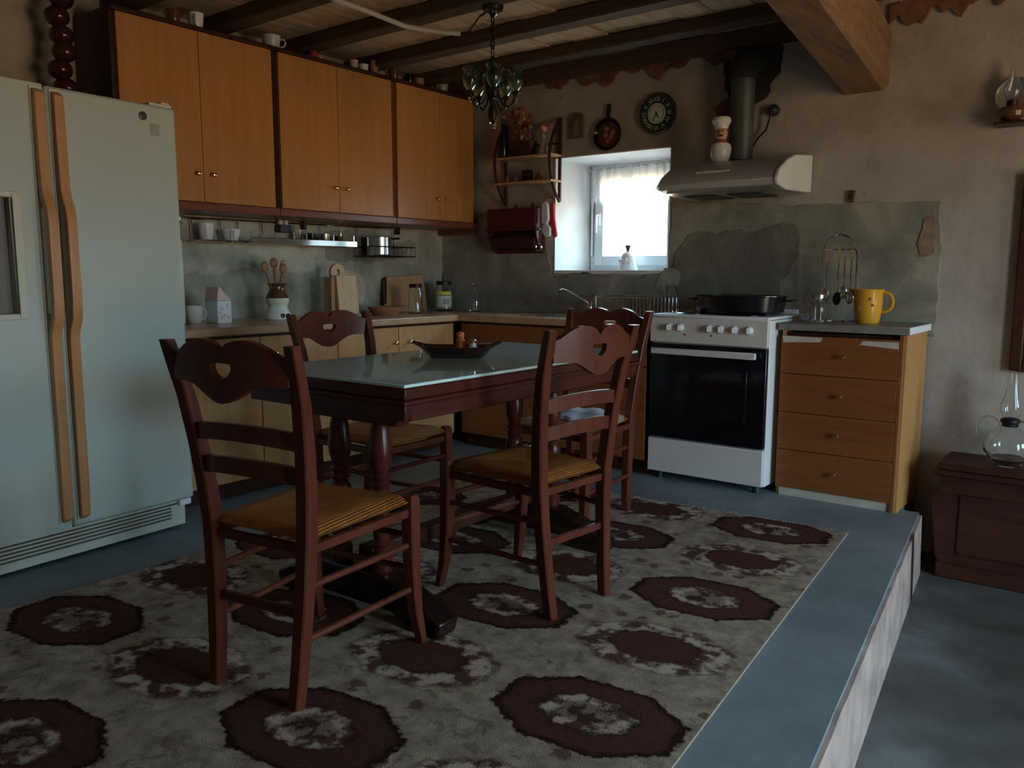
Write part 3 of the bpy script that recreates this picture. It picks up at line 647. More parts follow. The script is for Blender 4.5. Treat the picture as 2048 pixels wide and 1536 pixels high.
MB().box(0.03, 0.495, 0.893, SW-0.03, 0.515, 0.915).build('rear_rail', ENAMEL, st, 0.003)
p = thing('roasting_pan', 'wide shallow black enamel roasting pan on the stove', 'pan', (-1.70, 4.17, 0.903))
prof = [(0.001, 0.0), (0.212, 0.0), (0.224, 0.008), (0.236, 0.082), (0.246, 0.085), (0.246, 0.090), (0.230, 0.089), (0.216, 0.012), (0.001, 0.008)]
m = MB().lathe(prof, n=40, cap=False); m.v = [(x, y*0.72, z) for x, y, z in m.v]; m.build('dish', BLACKIRON, p)
for s in (-1, 1): MB().tube([(s*0.235, -0.05, 0.062), (s*0.275, -0.04, 0.068), (s*0.275, 0.04, 0.068), (s*0.235, 0.05, 0.062)], 0.006).build('handle', BLACKIRON, p)
m = MB().lathe([(0.228, 0.076), (0.228, 0.084), (0.10, 0.087), (0.02, 0.088)], n=40); m.v = [(x, y*0.72, z) for x, y, z in m.v]; ld = m.build('lid', BLACKIRON, p)

# ------------------------------------------------------------------ range hood, flue, figurine, plug
h = thing('range_hood', 'grey slim range hood with white end cap above the stove', 'range hood', (-2.13, BY-0.018, 1.50))
HW = 0.65
prof = [(0, 0.03), (-0.36, 0.02), (-0.47, 0.035), (-0.49, 0.06), (-0.46, 0.10), (-0.36, 0.155), (-0.25, 0.19), (0, 0.215)]
MB().prism(prof, 'x', 0.035, HW).build('canopy', HOODM, h, 0.004)
MB().prism([(0, 0.026), (-0.36, 0.014), (-0.475, 0.03), (-0.497, 0.06), (-0.465, 0.104), (-0.36, 0.16), (-0.25, 0.195), (0, 0.22)], 'x', HW, HW+0.022).build('end_cap', HOODCAP, h, 0.006)
prof2 = [(0, 0.03), (-0.30, 0.02), (-0.40, 0.035), (-0.43, 0.055), (-0.40, 0.08), (-0.30, 0.13), (0, 0.18)]
m = MB(); a = [(0.035, y, z) for y, z in prof]; n = len(a)
b_ = [(-0.005, y*0.9, 0.05+(z-0.05)*0.62) for y, z in prof]
m.add(a+b_, [tuple(range(n)), tuple(range(2*n-1, n-1, -1))]+[(i, (i+1) % n, n+(i+1) % n, n+i) for i in range(n)]); m.build('rounded_end', HOODM, h, 0.004)
MB().prism([(-0.04, 0.012), (-0.36, 0.008), (-0.44, 0.02), (-0.44, 0.030), (-0.04, 0.035)], 'x', 0.06, HW-0.03).build('filter', STEEL, h)
for k in range(2): MB().box(0.12+0.24*k, -0.36, 0.004, 0.30+0.24*k, -0.12, 0.012).build('filter_slot', BLACKPL, h)
MB().box(0.22, -0.437, 0.112, 0.40, -0.424, 0.122).build('switch_strip', FRIDGE_TRIM, h)
t = thing('flue_pipe', 'dark grey flue pipe rising from range hood into the wall hole', 'pipe', (-1.825, 4.395, 1.712))
MB().lathe([(0.063, 0), (0.063, 0.43), (0.065, 0.44)], n=26).build('pipe', PIPE, t)
MB().tube([(0, 0, 0.42), (0, 0, 0.47), (0.01, 0.02, 0.51), (0.02, 0.06, 0.53), (0.02, 0.10, 0.535)], [0.075, 0.078, 0.08, 0.08, 0.08], 18).build('elbow', SOOT, t)
t = thing('cook_figurine', 'cook bust figurine with white hat on the range hood', 'figurine', (-1.885, 4.27, 1.683))
MB().lathe([(0.035, 0), (0.038, 0.008), (0.052, 0.05), (0.056, 0.085), (0.048, 0.105), (0.025, 0.118), (0.020, 0.125)], n=20).build('torso', PORC, t)
MB().lathe([(0.040, 0.100), (0.034, 0.118), (0.024, 0.128)], n=16).build('neckerchief', TERRACOTTA, t)
hd = MB().sphere((0, 0, 0.160), 0.036, 16, 12, (0.92, 0.95, 1.12)).sphere((0.012, -0.034, 0.157), 0.009).sphere((0.022, -0.031, 0.150), 0.010).build('head', SKINPAINT, t)
m = MB().sphere((0.0, -0.034, 0.170), 0.004).sphere((0.021, -0.029, 0.170), 0.004); m.build('eye', BLACKPL, hd)
MB().box(-0.002, -0.041, 0.141, 0.026, -0.030, 0.147).build('moustache', BROWNGLAZE, hd)
MB().lathe([(0.036, 0.184), (0.037, 0.200), (0.044, 0.210), (0.050, 0.226), (0.044, 0.242), (0.020, 0.250)], n=18).build('cook_hat', PORC, t)
t = thing('power_plug', 'dark plug with curved cable on wall beside the flue', 'plug', (-1.68, BY-0.002, 1.97))
MB().lathe([(0.03, 0), (0.032, -0.010), (0.024, -0.03), (0.012, -0.045)], (0, 0, 0), 16, 'y').build('plug', BLACKPL, t)
MB().tube([(0, -0.04, 0), (-0.008, -0.045, -0.05), (-0.03, -0.03, -0.10), (-0.08, -0.02, -0.14), (-0.11, -0.02, -0.19), (-0.115, -0.03, -0.255)], 0.006).build('cable', BLACKPL, t)
t = thing('wall_switch', 'small dark wall switch above the drawer cabinet', 'switch', (-1.255, BY-0.002, 1.497))
MB().box(-0.016, -0.016, -0.03, 0.016, 0, 0.03).build('plate', BROWNGLAZE, t, 0.003); MB().box(-0.006, -0.022, -0.012, 0.006, -0.014, 0.012).build('toggle', BLACKPL, t, 0.001)

# ------------------------------------------------------------------ drawer cabinet
DX0, DW, DY = -1.43, 0.575, 4.035
c = thing('drawer_cabinet', 'worn brown four-drawer kitchen cabinet right of the stove', 'cabinet', (DX0, DY, 0))
MB().box(0.0, 0.022, 0.0, 0.018, BY-DY-0.02, 0.828).build('side_panel', VENEER2, c)
MB().box(DW-0.018, 0.004, 0.0, DW, BY-DY-0.02, 0.828).build('side_panel', VENEER4, c, 0.001)
MB().box(DW-0.030, 0.0, 0.0, DW-0.019, 0.03, 0.828).build('front_stile', VENEER3, c)
MB().box(0.018, 0.025, 0.03, DW-0.018, BY-DY-0.03, 0.82).build('carcass', DARKWOOD, c)
MB().box(0.018, 0.012, 0.0, DW-0.03, 0.024, 0.04).build('plinth', WORNWHITE, c)
zs = [0.042, 0.237, 0.425, 0.617, 0.806]
for k in range(4):
    d = MB().box(0.002, 0.0, zs[k]+0.0015, DW-0.032, 0.02, zs[k+1]-0.0015).build('drawer', VENEER3, c, 0.002)
    knob(d, 0.302-0.005*(3-k), 0.0, (zs[k]+zs[k+1])/2+0.003, 'y-')
    if k == 3:
        MB().prism([(0.008, zs[4]-0.003), (0.20, zs[4]-0.006), (0.19, zs[4]-0.028), (0.012, zs[4]-0.036)], 'y', -0.0015, 0.003).build('veneer_chip', WORNWHITE, d)
        MB().prism([(0.385, zs[4]-0.012), (0.54, zs[4]-0.010), (0.54, zs[4]-0.042), (0.37, zs[4]-0.030)], 'y', -0.0015, 0.003).build('veneer_chip', WORNWHITE, d)
MB().box(-0.012, -0.012, 0.830, DW+0.012, BY-DY-0.015, 0.866).build('top', GREYTOP, c, 0.005)
MB().box(DW+0.008, -0.012, 0.832, DW+0.0135, BY-DY-0.02, 0.864).build('edge_band', WHITEWASH, c, 0.001)
t = thing('pitcher', 'bright yellow ceramic pitcher on the drawer cabinet', 'pitcher', (-1.085, 4.24, 0.866))
MB().lathe([(0.050, 0), (0.054, 0.004), (0.062, 0.05), (0.066, 0.10), (0.066, 0.14), (0.071, 0.165), (0.066, 0.165), (0.060, 0.14), (0.058, 0.05), (0.045, 0.008), (0.001, 0.008)], n=28, cap=False).build('body', YELLOW, t)
MB().tube([(0.055, 0, 0.148)]+[(0.066+0.046*math.sin(math.pi*k/12), 0, 0.104+0.048*math.cos(math.pi*k/12)) for k in range(13)]+[(0.055, 0, 0.06)], 0.008).build('handle', YELLOW, t)
MB().hexa([(-0.06, -0.03, 0.12), (-0.06, 0.03, 0.12), (-0.066, 0.03, 0.165), (-0.066, -0.03, 0.165)], [(-0.062, -0.004, 0.12), (-0.062, 0.004, 0.12), (-0.095, 0.005, 0.168), (-0.095, -0.005, 0.168)]).build('spout', YELLOW, t, 0.003)
m = MB()
for a, z in ((-1.2, 0.12), (-1.0, 0.09), (-2.0, 0.07), (-2.3, 0.11)): m.sphere((0.063*math.cos(a), 0.063*math.sin(a), z), 0.008, 8, 6)
m.build('painted_dots', TERRACOTTA, t)
t = thing('glass_jar', 'small clear glass jar beside the yellow pitcher', 'jar', (-1.315, 4.22, 0.866))
MB().lathe([(0.036, 0), (0.040, 0.006), (0.040, 0.09), (0.030, 0.11), (0.031, 0.12), (0.028, 0.12), (0.027, 0.11), (0.036, 0.088), (0.036, 0.01), (0.001, 0.008)], n=22, cap=False).build('body', GLASS, t)
MB().lathe([(0.033, 0.118), (0.034, 0.135), (0.031, 0.138)], n=22).build('lid', STEEL, t)
t = thing('utensil_stand', 'chrome arched stand with hanging utensils on the drawer cabinet', 'utensil stand', (-1.26, 4.34, 0.866))
MB().lathe([(0.07, 0), (0.07, 0.008), (0.02, 0.014)], n=24).build('base', CHROME, t)
MB().tube([(-0.085, 0, 0.0), (-0.085, 0, 0.33), (-0.075, 0, 0.38), (-0.045, 0, 0.42), (0, 0, 0.435), (0.045, 0, 0.42), (0.075, 0, 0.38), (0.085, 0, 0.33), (0.085, 0, 0.0)], 0.0055).build('arch', CHROME, t)
MB().tube([(-0.08, 0, 0.36), (0.08, 0, 0.36)], 0.004).build('crossbar', CHROME, t)
for k, (x, L) in enumerate(((-0.058, 0.27), (0.0, 0.29), (0.03, 0.25), (0.062, 0.28))):
    u = MB().tube([(x, -0.008, 0.365), (x, -0.012, 0.355), (x, -0.012, 0.36-L*0.72)], 0.0045, 7).build('utensil_handle', CHROME, t)
    MB().sphere((x, -0.012, 0.36-L*0.85), 0.024, 12, 8, (0.85, 0.35, 1.4)).build('utensil_head', STEEL if k != 1 else BLACKPL, u)
t = thing('white_dish', 'pale folded cloth at the left end of the drawer cabinet', 'cloth', (-1.385, 4.33, 0.866))
MB().box(-0.03, -0.06, 0, 0.02, 0.06, 0.022).box(-0.028, -0.055, 0.022, 0.018, 0.05, 0.036).build('folds', WHITECLOTH, t, 0.008)
t.name = 'folded_cloth'

# ------------------------------------------------------------------ wall things on the back wall
t = thing('icon_picture', 'small arched dark icon picture on the back wall', 'picture', (-2.935, BY-0.002, 2.02))
arch = [(-0.052, -0.077), (0.052, -0.077), (0.052, 0.05)]+[(0.052*math.cos(a), 0.05+0.03*math.sin(a)) for a in [math.pi*k/8 for k in range(1, 8)]]+[(-0.052, 0.05)]
MB().prism(arch, 'y', -0.016, 0).build('frame', GILT, t, 0.003)
MB().prism([(x*0.8, z*0.82) for x, z in arch], 'y', -0.0175, -0.015).build('painted_panel', ICON, t)
MB().lathe([(0.001, -0.0185), (0.014, -0.0185), (0.014, -0.017)], (0.0, 0, 0.022), 16, 'y').prism([(-0.024, -0.055), (0.024, -0.055), (0.016, 0.0), (-0.016, 0.0)], 'y', -0.0185, -0.017).build('saint', plain('icon_figure', (0.24, 0.18, 0.10), 0.5, 0, 0.3, 30), t)
t = thing('decorative_pan', 'hanging dark red painted frying pan on the back wall', 'pan', (-2.703, BY-0.002, 1.945))
MB().lathe([(0.001, 0), (0.085, 0), (0.098, -0.028), (0.094, -0.030), (0.080, -0.008), (0.001, -0.008)], n=30, axis='y', cap=False).build('dish', BLACKIRON, t)
MB().lathe([(0.001, -0.0095), (0.076, -0.0095), (0.076, -0.008)], n=30, axis='y', cap=False).build('painted_face', plain('pan_painting', (0.10, 0.028, 0.025), 0.4, 0, 0.6, 22), t)
MB().sweep([(0, -0.020, 0.092), (0, -0.016, 0.11), (0.001, -0.012, 0.15), (0.001, -0.010, 0.178)], [0.012, 0.010, 0.013, 0.010], 0.006).build('handle', BLACKIRON, t)
m = MB()
for a, r in ((0.3, 0.03), (1.9, 0.035), (3.3, 0.02), (4.6, 0.04), (5.5, 0.025)): m.lathe([(0.001, -0.0108), (0.016, -0.0108), (0.016, -0.009)], (r*math.cos(a), 0, r*math.sin(a)), 10, 'y')
m.build('painted_flowers', plain('pan_flowers', (0.34, 0.15, 0.12), 0.4, 0, 0.3, 30), t)
t = thing('wall_clock', 'round dark green wall clock with pale roman numerals', 'clock', (-2.372, BY-0.002, 2.03))
MB().lathe([(0.001, 0), (0.118, 0), (0.120, -0.012), (0.112, -0.026), (0.104, -0.022), (0.001, -0.022)], n=44, axis='y', cap=False).build('rim', CLOCKDK, t)
MB().lathe([(0.001, -0.0245), (0.058, -0.0245), (0.058, -0.021)], n=36, axis='y', cap=False).build('dial', DIAL, t)
MB().lathe([(0.046, -0.0255), (0.048, -0.0255), (0.048, -0.022), (0.046, -0.022)], n=36, axis='y', cap=False).build('dial_ring', CLOCKDK, t)
for i, s in enumerate('XII I II III IV V VI VII VIII IX X XI'.split()):
    cu = bpy.data.curves.new('numeral', 'FONT'); cu.body = s; cu.size = 0.034; cu.align_x = 'CENTER'; cu.align_y = 'CENTER'; cu.extrude = 0.0008
    tmp = bpy.data.objects.new('numeral', cu); COL.objects.link(tmp)
    dg = bpy.context.evaluated_depsgraph_get(); me = bpy.data.meshes.new_from_object(tmp.evaluated_get(dg)); bpy.data.objects.remove(tmp)
    me.materials.clear(); me.materials.append(DIAL)
    o = bpy.data.objects.new('numeral', me); COL.objects.link(o); o.parent = t; a = -2*math.pi*i/12
    o.location = (-0.080*math.sin(a), -0.0235, 0.080*math.cos(a)); o.rotation_euler = (R(90), -a, 0)
for L, a, wd in ((0.034, R(150), 0.0035), (0.048, R(205), 0.0025)):
    MB().hexa([(-wd, -0.028, -0.008), (wd, -0.028, -0.008), (wd*0.5, -0.028, L), (-wd*0.5, -0.028, L)], [(-wd, -0.0265, -0.008), (wd, -0.0265, -0.008), (wd*0.5, -0.0265, L), (-wd*0.5, -0.0265, L)]).build('clock_hand', CLOCKDK, t).rotation_euler = (0, a, 0)

# shelf with bow-shaped ends
t = thing('wall_shelf', 'dark wall shelf with bow-shaped ends left of the window', 'shelf', (-3.50, BY-0.002, 1.56))
SWD = 0.44
def bow(x, nm):
    b = MB().sweep([(x, -0.010, 0.0), (x, -0.010, 0.52)], 0.009, 0.009).build('end_upright', DARKWOOD, t)
    MB().tube([(x, -0.012-0.115*math.sin(math.pi*k/12)**0.8, 0.0+0.52*k/12) for k in range(13)], 0.009, 8).build('bow', DARKWOOD, b)
bow(0.0, 'a'); bow(SWD, 'b')
for z in (0.12, 0.28): MB().box(-0.01, -0.125, z, SWD+0.01, -0.004, z+0.014).build('shelf_board', COUNTER, t, 0.002)
MB().box(0.0, -0.012, 0.36, SWD, -0.004, 0.372).build('rear_rail', DARKWOOD, t)
zz = 1.56+0.134
for k, (x, r_, h_, mt, lb) in enumerate([(0.06, 0.018, 0.05, TERRACOTTA, 'small terracotta bell at the left of the lower bow-shelf board'), (0.13, 0.022, 0.062, GILT, 'small cone-shaped ornament on the lower bow-shelf board'), (0.315, 0.028, 0.05, BROWNGLAZE, 'small round brown pot at the right of the lower bow-shelf board')]):
    o = thing('shelf_ornament', lb, 'ornament', (-3.50+x, 4.41, zz))
    MB().lathe([(r_, 0), (r_*1.05, 0.004), (r_*0.85, h_*0.4), (r_*0.45, h_*0.8), (r_*0.15, h_)], n=16).build('body', mt, o); MB().sphere((0, 0, h_+0.004), r_*0.25).build('finial', mt, o)
o = thing('shelf_ornament', 'small dark square tin on the lower bow-shelf board', 'ornament', (-3.50+0.225, 4.41, zz))
MB().box(-0.03, -0.02, 0, 0.03, 0.02, 0.062).build('body', IRON, o, 0.003); MB().box(-0.031, -0.021, 0.062, 0.031, 0.021, 0.074).build('lid', IRON, o, 0.003)
zz = 1.56+0.294
o = thing('shelf_basket', 'dark wicker basket of dried flowers on the bow-shaped shelf', 'basket', (-3.315, 4.41, zz))
bd = MB().lathe([(0.055, 0), (0.06, 0.005), (0.08, 0.07), (0.085, 0.09), (0.078, 0.09), (0.055, 0.01), (0.001, 0.01)], n=24, cap=False); bd.v = [(x*1.3, y*0.72, z) for x, y, z in bd.v]; bd.build('bowl', DARKWOOD, o)
rnd = random.Random(21); 
for k in range(26):
    a = rnd.uniform(0, 6.28); r_ = rnd.uniform(0, 0.9); x, y = 0.11*r_*math.cos(a), 0.045*r_*math.sin(a); z = rnd.uniform(0.10, 0.30)
    sm = MB().tube([(x*0.5, y*0.5, 0.05), (x, y-0.005, z)], 0.0025, 5).build('stem', DRIED, o)
    MB().sphere((x, y-0.005, z), rnd.uniform(0.014, 0.024), 7, 5).build('flower_head', (DRIED, TERRACOTTA, PINK, CREAM)[(k % 7) % 4] if k % 3 == 0 else DRIED, sm)
o = thing('shelf_bottle', 'dark bottle beside dried flowers on the bow-shaped shelf', 'bottle', (-3.462, 4.395, zz))
MB().lathe([(0.03, 0), (0.033, 0.006), (0.033, 0.14), (0.014, 0.19), (0.012, 0.24), (0.015, 0.245), (0.013, 0.25)], n=18).build('body', BLACKIRON, o); MB().lathe([(0.011, 0.25), (0.012, 0.27)], n=12).build('stopper', TERRACOTTA, o)
o = thing('shelf_doll', 'small doll at the right end of the bow-shaped shelf', 'doll', (-3.14, 4.40, zz))
MB().lathe([(0.035, 0), (0.037, 0.01), (0.02, 0.09), (0.024, 0.12), (0.010, 0.14)], n=16).build('dress', plain('doll_dress', (0.28, 0.25, 0.21), 0.8, 0, 0.3, 30), o)
MB().sphere((0, 0, 0.165), 0.026).build('head', SKINPAINT, o); MB().sphere((0.0, 0.006, 0.178), 0.030, 12, 8, (1.1, 1.0, 0.8)).build('hair', DRIED, o)

# red towel and roll holder
t = thing('kitchen_roll_holder', 'dark red lacquered wall rack below the bow-shaped shelf', 'rack', (-3.575, BY-0.002, 1.235))
HWD = 0.40
MB().box(0, -0.014, 0.0, HWD, 0, 0.30).build('back_panel', RED, t, 0.003)
MB().box(-0.012, -0.12, 0.145, HWD+0.012, -0.014, 0.16).build('shelf_board', RED, t, 0.002)
MB().box(0.0, -0.116, 0.16, HWD, -0.106, 0.29).build('front_panel', RED, t, 0.002)
for x in (0, HWD-0.012): MB().prism([(-0.014, 0.0), (-0.06, 0.02), (-0.11, 0.14), (-0.105, 0.16), (-0.105, 0.285), (-0.014, 0.30)], 'x', x, x+0.012).build('side_panel', RED, t)
MB().lathe([(0.045, 0.02), (0.045, HWD-0.02)], (0, -0.06, 0.075), 18, 'x').build('roll', plain('maroon_roll', (0.05, 0.012, 0.016), 0.8), t)
for x in (0.20, 0.34): MB().lathe([(0.012, 0.29), (0.012, 0.31), (0.006, 0.32)], (x, -0.06, 0), 12).build('peg', DARKWOOD, t)
t = thing('oven_mitt', 'red and white oven mitts hanging beside the red rack', 'oven mitt', (-3.10, 4.405, 1.36))
MB().prism([(-0.052, 0.06), (-0.052, 0.19), (-0.02, 0.20), (0.0, 0.18), (0.005, 0.09), (-0.01, 0.05)], 'y', -0.012, 0.012).build('white_mitt', WHITECLOTH, t, 0.008)
MB().prism([(-0.025, 0.07), (-0.012, 0.185), (0.022, 0.19), (0.030, 0.10), (0.052, -0.02), (0.03, -0.03), (0.0, 0.02)], 'y', 0.014, 0.036).build('red_mitt', REDCLOTH, t, 0.008)
MB().prism([(-0.045, 0.0), (-0.045, 0.055), (-0.005, 0.06), (0.02, 0.03), (0.018, -0.02), (-0.02, -0.025)], 'y', -0.014, 0.010).build('white_patch', WHITECLOTH, t, 0.008)
MB().tube([(-0.03, 0.0, 0.19), (-0.03, 0.03, 0.215), (-0.02, 0.07, 0.22)], 0.003, 6).build('loop', REDCLOTH, t)
t = thing('metal_ring', 'small steel ring hanging below the oven mitts', 'ring', (-3.172, 4.40, 1.275))
MB().tube([(0.022*math.cos(a), 0, 0.026*math.sin(a)) for a in [2*math.pi*k/20 for k in range(20)]], 0.0045, 7, True).build('ring', CHROME, t)
MB().tube([(0, 0, 0.026), (0, 0.01, 0.06), (0, 0.02, 0.115)], 0.003, 6).build('hook', CHROME, t)

# right end of the back wall
t = thing('wall_oil_lamp', 'glass wall lamp with round reflector at the right edge', 'lamp', (-0.565, BY-0.002, 1.77))
MB().box(-0.06, -0.13, 0.0, 0.06, 0, 0.012).build('bracket_shelf', DARKWOOD, t, 0.003)
MB().lathe([(0.028, 0.012), (0.032, 0.018), (0.055, 0.035), (0.06, 0.055), (0.045, 0.078), (0.022, 0.085)], (0, -0.07, 0), 22).build('font', BROWNGLAZE, t)
MB().lathe([(0.022, 0.085), (0.024, 0.105), (0.016, 0.11)], (0, -0.07, 0), 18).build('burner', IRON, t)
MB().lathe([(0.018, 0.108), (0.036, 0.14), (0.036, 0.16), (0.018, 0.20), (0.016, 0.26), (0.014, 0.26), (0.016, 0.20), (0.033, 0.16), (0.033, 0.14), (0.016, 0.11)], (0, -0.07, 0), 22, cap=False).build('chimney', GLASS, t)
MB().lathe([(0.001, -0.006), (0.04, -0.010), (0.075, -0.026), (0.077, -0.024), (0.04, -0.006), (0.001, -0.002)], (0, 0, 0.14), 26, 'y', False).build('reflector', STEEL, t)
t = thing('picture_frame', 'large dark brown framed panel at the right edge of the wall', 'picture', (-0.50, BY-0.002, 0.66))
MB().box(0, -0.035, 0, 0.05, 0, 0.90).box(0.60, -0.035, 0, 0.65, 0, 0.90).box(0.05, -0.035, 0, 0.60, 0, 0.05).box(0.05, -0.035, 0.85, 0.60, 0, 0.90).build('frame', CHEST, t, 0.006)
MB().box(0.05, -0.014, 0.05, 0.60, -0.004, 0.85).build('panel', DARKWOOD, t)
ch = thing('wooden_chest', 'dark carved wooden chest on the lower floor at right', 'chest', (-0.715, 4.135, LZ))
CW, CD, CH_ = 1.15, 0.325, 0.535
prof = [(0.03, 0.0), (0.03, 0.06), (0.012, 0.10), (-0.012, 0.30), (-0.02, 0.36), (0.0, 0.40), (0.02, 0.44), (0.012, 0.48)]
pts = [(x, z) for x, z in prof]+[(CW-x, z) for x, z in reversed(prof)]
MB().prism(pts, 'y', 0.01, CD).build('body', CHEST, ch, 0.004)
MB().box(-0.012, -0.015, 0.48, CW+0.012, CD, 0.505).box(0.0, 0.0, 0.505, CW, CD, CH_).build('lid', CHEST, ch, 0.006)
MB().box(0.10, 0.002, 0.12, 0.50, 0.012, 0.40).box(0.62, 0.002, 0.12, 1.02, 0.012, 0.40).build('front_panel', CHEST, ch, 0.006)
MB().box(0.02, -0.004, 0.0, CW-0.02, 0.012, 0.07).build('base_moulding', CHEST, ch, 0.006)
t = thing('oil_lamp', 'clear glass oil lamp standing on the dark chest', 'lamp', (-0.455, 4.27, LZ+CH_))
MB().lathe([(0.055, 0.0), (0.06, 0.006), (0.05, 0.014), (0.075, 0.03), (0.10, 0.065), (0.104, 0.10), (0.085, 0.145), (0.05, 0.175), (0.03, 0.185), (0.028, 0.18), (0.05, 0.170), (0.08, 0.14), (0.099, 0.10), (0.095, 0.066), (0.07, 0.036), (0.001, 0.022)], n=30, cap=False).build('font', GLASS, t)
MB().lathe([(0.032, 0.178), (0.034, 0.195), (0.040, 0.20), (0.040, 0.212), (0.022, 0.22)], n=22).build('burner', IRON, t)
MB().tube([(0.03, 0, 0.205), (0.06, 0, 0.205)], 0.003).lathe([(0.010, 0.06), (0.010, 0.064)], (0, 0, 0.205), 12, 'x').build('wick_knob', BRASS, t)
MB().lathe([(0.026, 0.212), (0.044, 0.25), (0.045, 0.275), (0.030, 0.32), (0.024, 0.36), (0.022, 0.42), (0.020, 0.42), (0.022, 0.36), (0.027, 0.32), (0.042, 0.275), (0.041, 0.25), (0.024, 0.214)], n=26, cap=False).build('chimney', GLASS, t)
MB().tube([(-0.085+0.045*math.cos(a), 0, 0.165+0.05*math.sin(a)) for a in [R(-60+300*k/14) for k in range(15)]], 0.006, 8).build('finger_loop', GLASS, t)

# ------------------------------------------------------------------ rail rack under the wall cabinets
rk = thing('rail_rack', 'chrome wall rail rack under the wall cabinets', 'rack', (-4.075, 2.40, 1.27))
MB().tube([(0.02, 0.0, 0.118), (0.02, 1.62, 0.128)], 0.006).build('wall_rail', CHROME, rk)
for y in (0.02, 0.82, 1.60): MB().box(-0.003, y-0.012, 0.09, 0.03, y+0.012, 0.145).build('wall_bracket', IRON if y > 0.5 else CHROME, rk, 0.003)
MB().tube([(0.13, 0.06, 0.0), (0.13, 0.40, 0.0)], 0.005).tube([(0.03, 0.06, 0.0), (0.03, 0.40, 0.0)], 0.004).build('shelf_rail', CHROME, rk)
MB().tube([(0.14, 0.36, 0.022), (0.14, 1.12, 0.022)], 0.005).tube([(0.14, 0.36, 0.0), (0.14, 1.12, 0.0)], 0.005).tube([(0.03, 0.36, 0.0), (0.03, 1.12, 0.0)], 0.004).build('shelf_rail', CHROME, rk)
for y in (0.08, 0.25, 0.36, 0.52, 0.74, 0.94, 1.10): MB().tube([(0.02, y, 0.115), (0.028, y, 0.0), (0.142, y, 0.0), (0.142, y, 0.06)], 0.0032, 6).build('shelf_wire', CHROME, rk)
MB().box(0.03, 0.37, 0.001, 0.138, 1.11, 0.005).build('tray', STEEL, rk)
MB().box(0.144, 0.36, -0.006, 0.148, 1.12, 0.024).build('front_strip', CHROME, rk)
MB().box(0.03, 0.07, 0.001, 0.128, 0.36, 0.005).build('tray', STEEL, rk)
bk = MB().tube([(0.02, 1.22, 0.0), (0.20, 1.22, 0.0), (0.20, 1.58, 0.0), (0.02, 1.58, 0.0)], 0.004, 6, True).tube([(0.02, 1.22, -0.06), (0.20, 1.22, -0.06), (0.20, 1.58, -0.06), (0.02, 1.58, -0.06)], 0.004, 6, True).build('hanging_basket', IRON, rk)
for k in range(10): MB().tube([(0.02, 1.22+0.04*k, 0.0), (0.02, 1.22+0.04*k, -0.06), (0.20, 1.22+0.04*k, -0.06), (0.20, 1.22+0.04*k, 0.0)], 0.002, 5).build('basket_wire', IRON, bk)
for y in (1.24, 1.56): MB().tube([(0.02, y, 0.0), (0.02, y, 0.12)], 0.003, 6).build('hanger', CHROME, rk)
rg = 'cups and pots on the rail rack'
cup('white mug at the left end of the rail rack', (-4.0, 2.53, 1.277), 0.042, 0.085, PORC, 'cup', 'mug', rg, rz=3.6)
t = cup('low white bowl next to the mug on the rail rack', (-4.0, 2.68, 1.277), 0.052, 0.06, PORC, 'bowl', 'bowl', rg, False)
cup('clear glass in the middle of the rail rack', (-3.99, 3.13, 1.277), 0.028, 0.075, GLASS, 'glass', 'drinking_glass', rg, False)
cup('dark cup in the middle of the rail rack', (-3.99, 3.22, 1.277), 0.03, 0.06, BLACKIRON, 'cup', 'cup', rg, False)
cup('grey steel beaker right of the dark cup on the rail rack', (-3.99, 3.32, 1.277), 0.035, 0.06, STEEL, 'cup', 'beaker', rg, False)
cup('small dark beaker at the right end of the chrome tray', (-3.99, 3.43, 1.277), 0.026, 0.05, IRON, 'cup', 'beaker', rg, False)
t = thing('saucepan', 'small steel saucepan in the hanging wire basket', 'pan', (-3.965, 3.74, 1.215))
MB().lathe([(0.075, 0), (0.08, 0.006), (0.08, 0.115), (0.085, 0.12), (0.08, 0.12), (0.076, 0.115), (0.076, 0.01), (0.001, 0.008)], n=30, cap=False).build('pot', STEEL, t)
MB().tube([(0.0, 0.08, 0.105), (0.0, 0.12, 0.11), (-0.01, 0.19, 0.115)], [0.005, 0.006, 0.009]).build('handle', BLACKPL, t)
t = thing('spice_box', 'small black box clipped to the wall rail', 'box', (-4.045, 3.06, 1.335))
MB().box(-0.02, -0.04, 0, 0.03, 0.04, 0.045).build('body', BLACKPL, t, 0.003); MB().lathe([(0.014, 0.045), (0.014, 0.075), (0.008, 0.08)], (0.0, -0.018, 0), 12).lathe([(0.014, 0.045), (0.014, 0.075), (0.008, 0.08)], (0.0, 0.018, 0), 12).build('stopper', CREAM, t)

# ------------------------------------------------------------------ things on the worktop
t = thing('house_canister', 'white floral carton-shaped canister with pink roof lid', 'canister', (-3.80, 2.455, CT), R(8))
MB().box(-0.045, -0.045, 0, 0.045, 0.045, 0.115).build('body', PORC, t, 0.004)
MB().prism([(-0.047, 0.115), (0.047, 0.115), (-0.028, 0.185), (-0.036, 0.185)], 'x', -0.047, 0.047).build('roof', PINK, t, 0.003)
m = MB()
for y, z in ((-0.02, 0.03), (-0.025, 0.055), (-0.015, 0.075), (0.02, 0.09), (0.0, 0.04), (0.025, 0.03)): m.lathe([(0.001, 0.0465), (0.010, 0.0465), (0.010, 0.044)], (0, y, z), 10, 'x')
m.build('painted_flowers', PINK, t)
t = cup('small cream milk jug beside the floral canister', (-3.83, 2.335, CT), 0.045, 0.09, CREAM, 'jug', 'milk_jug', None, True, 3.1)
t = thing('cream_container', 'tall cream plastic container half hidden behind the refrigerator', 'container', (-3.86, 2.225, CT))
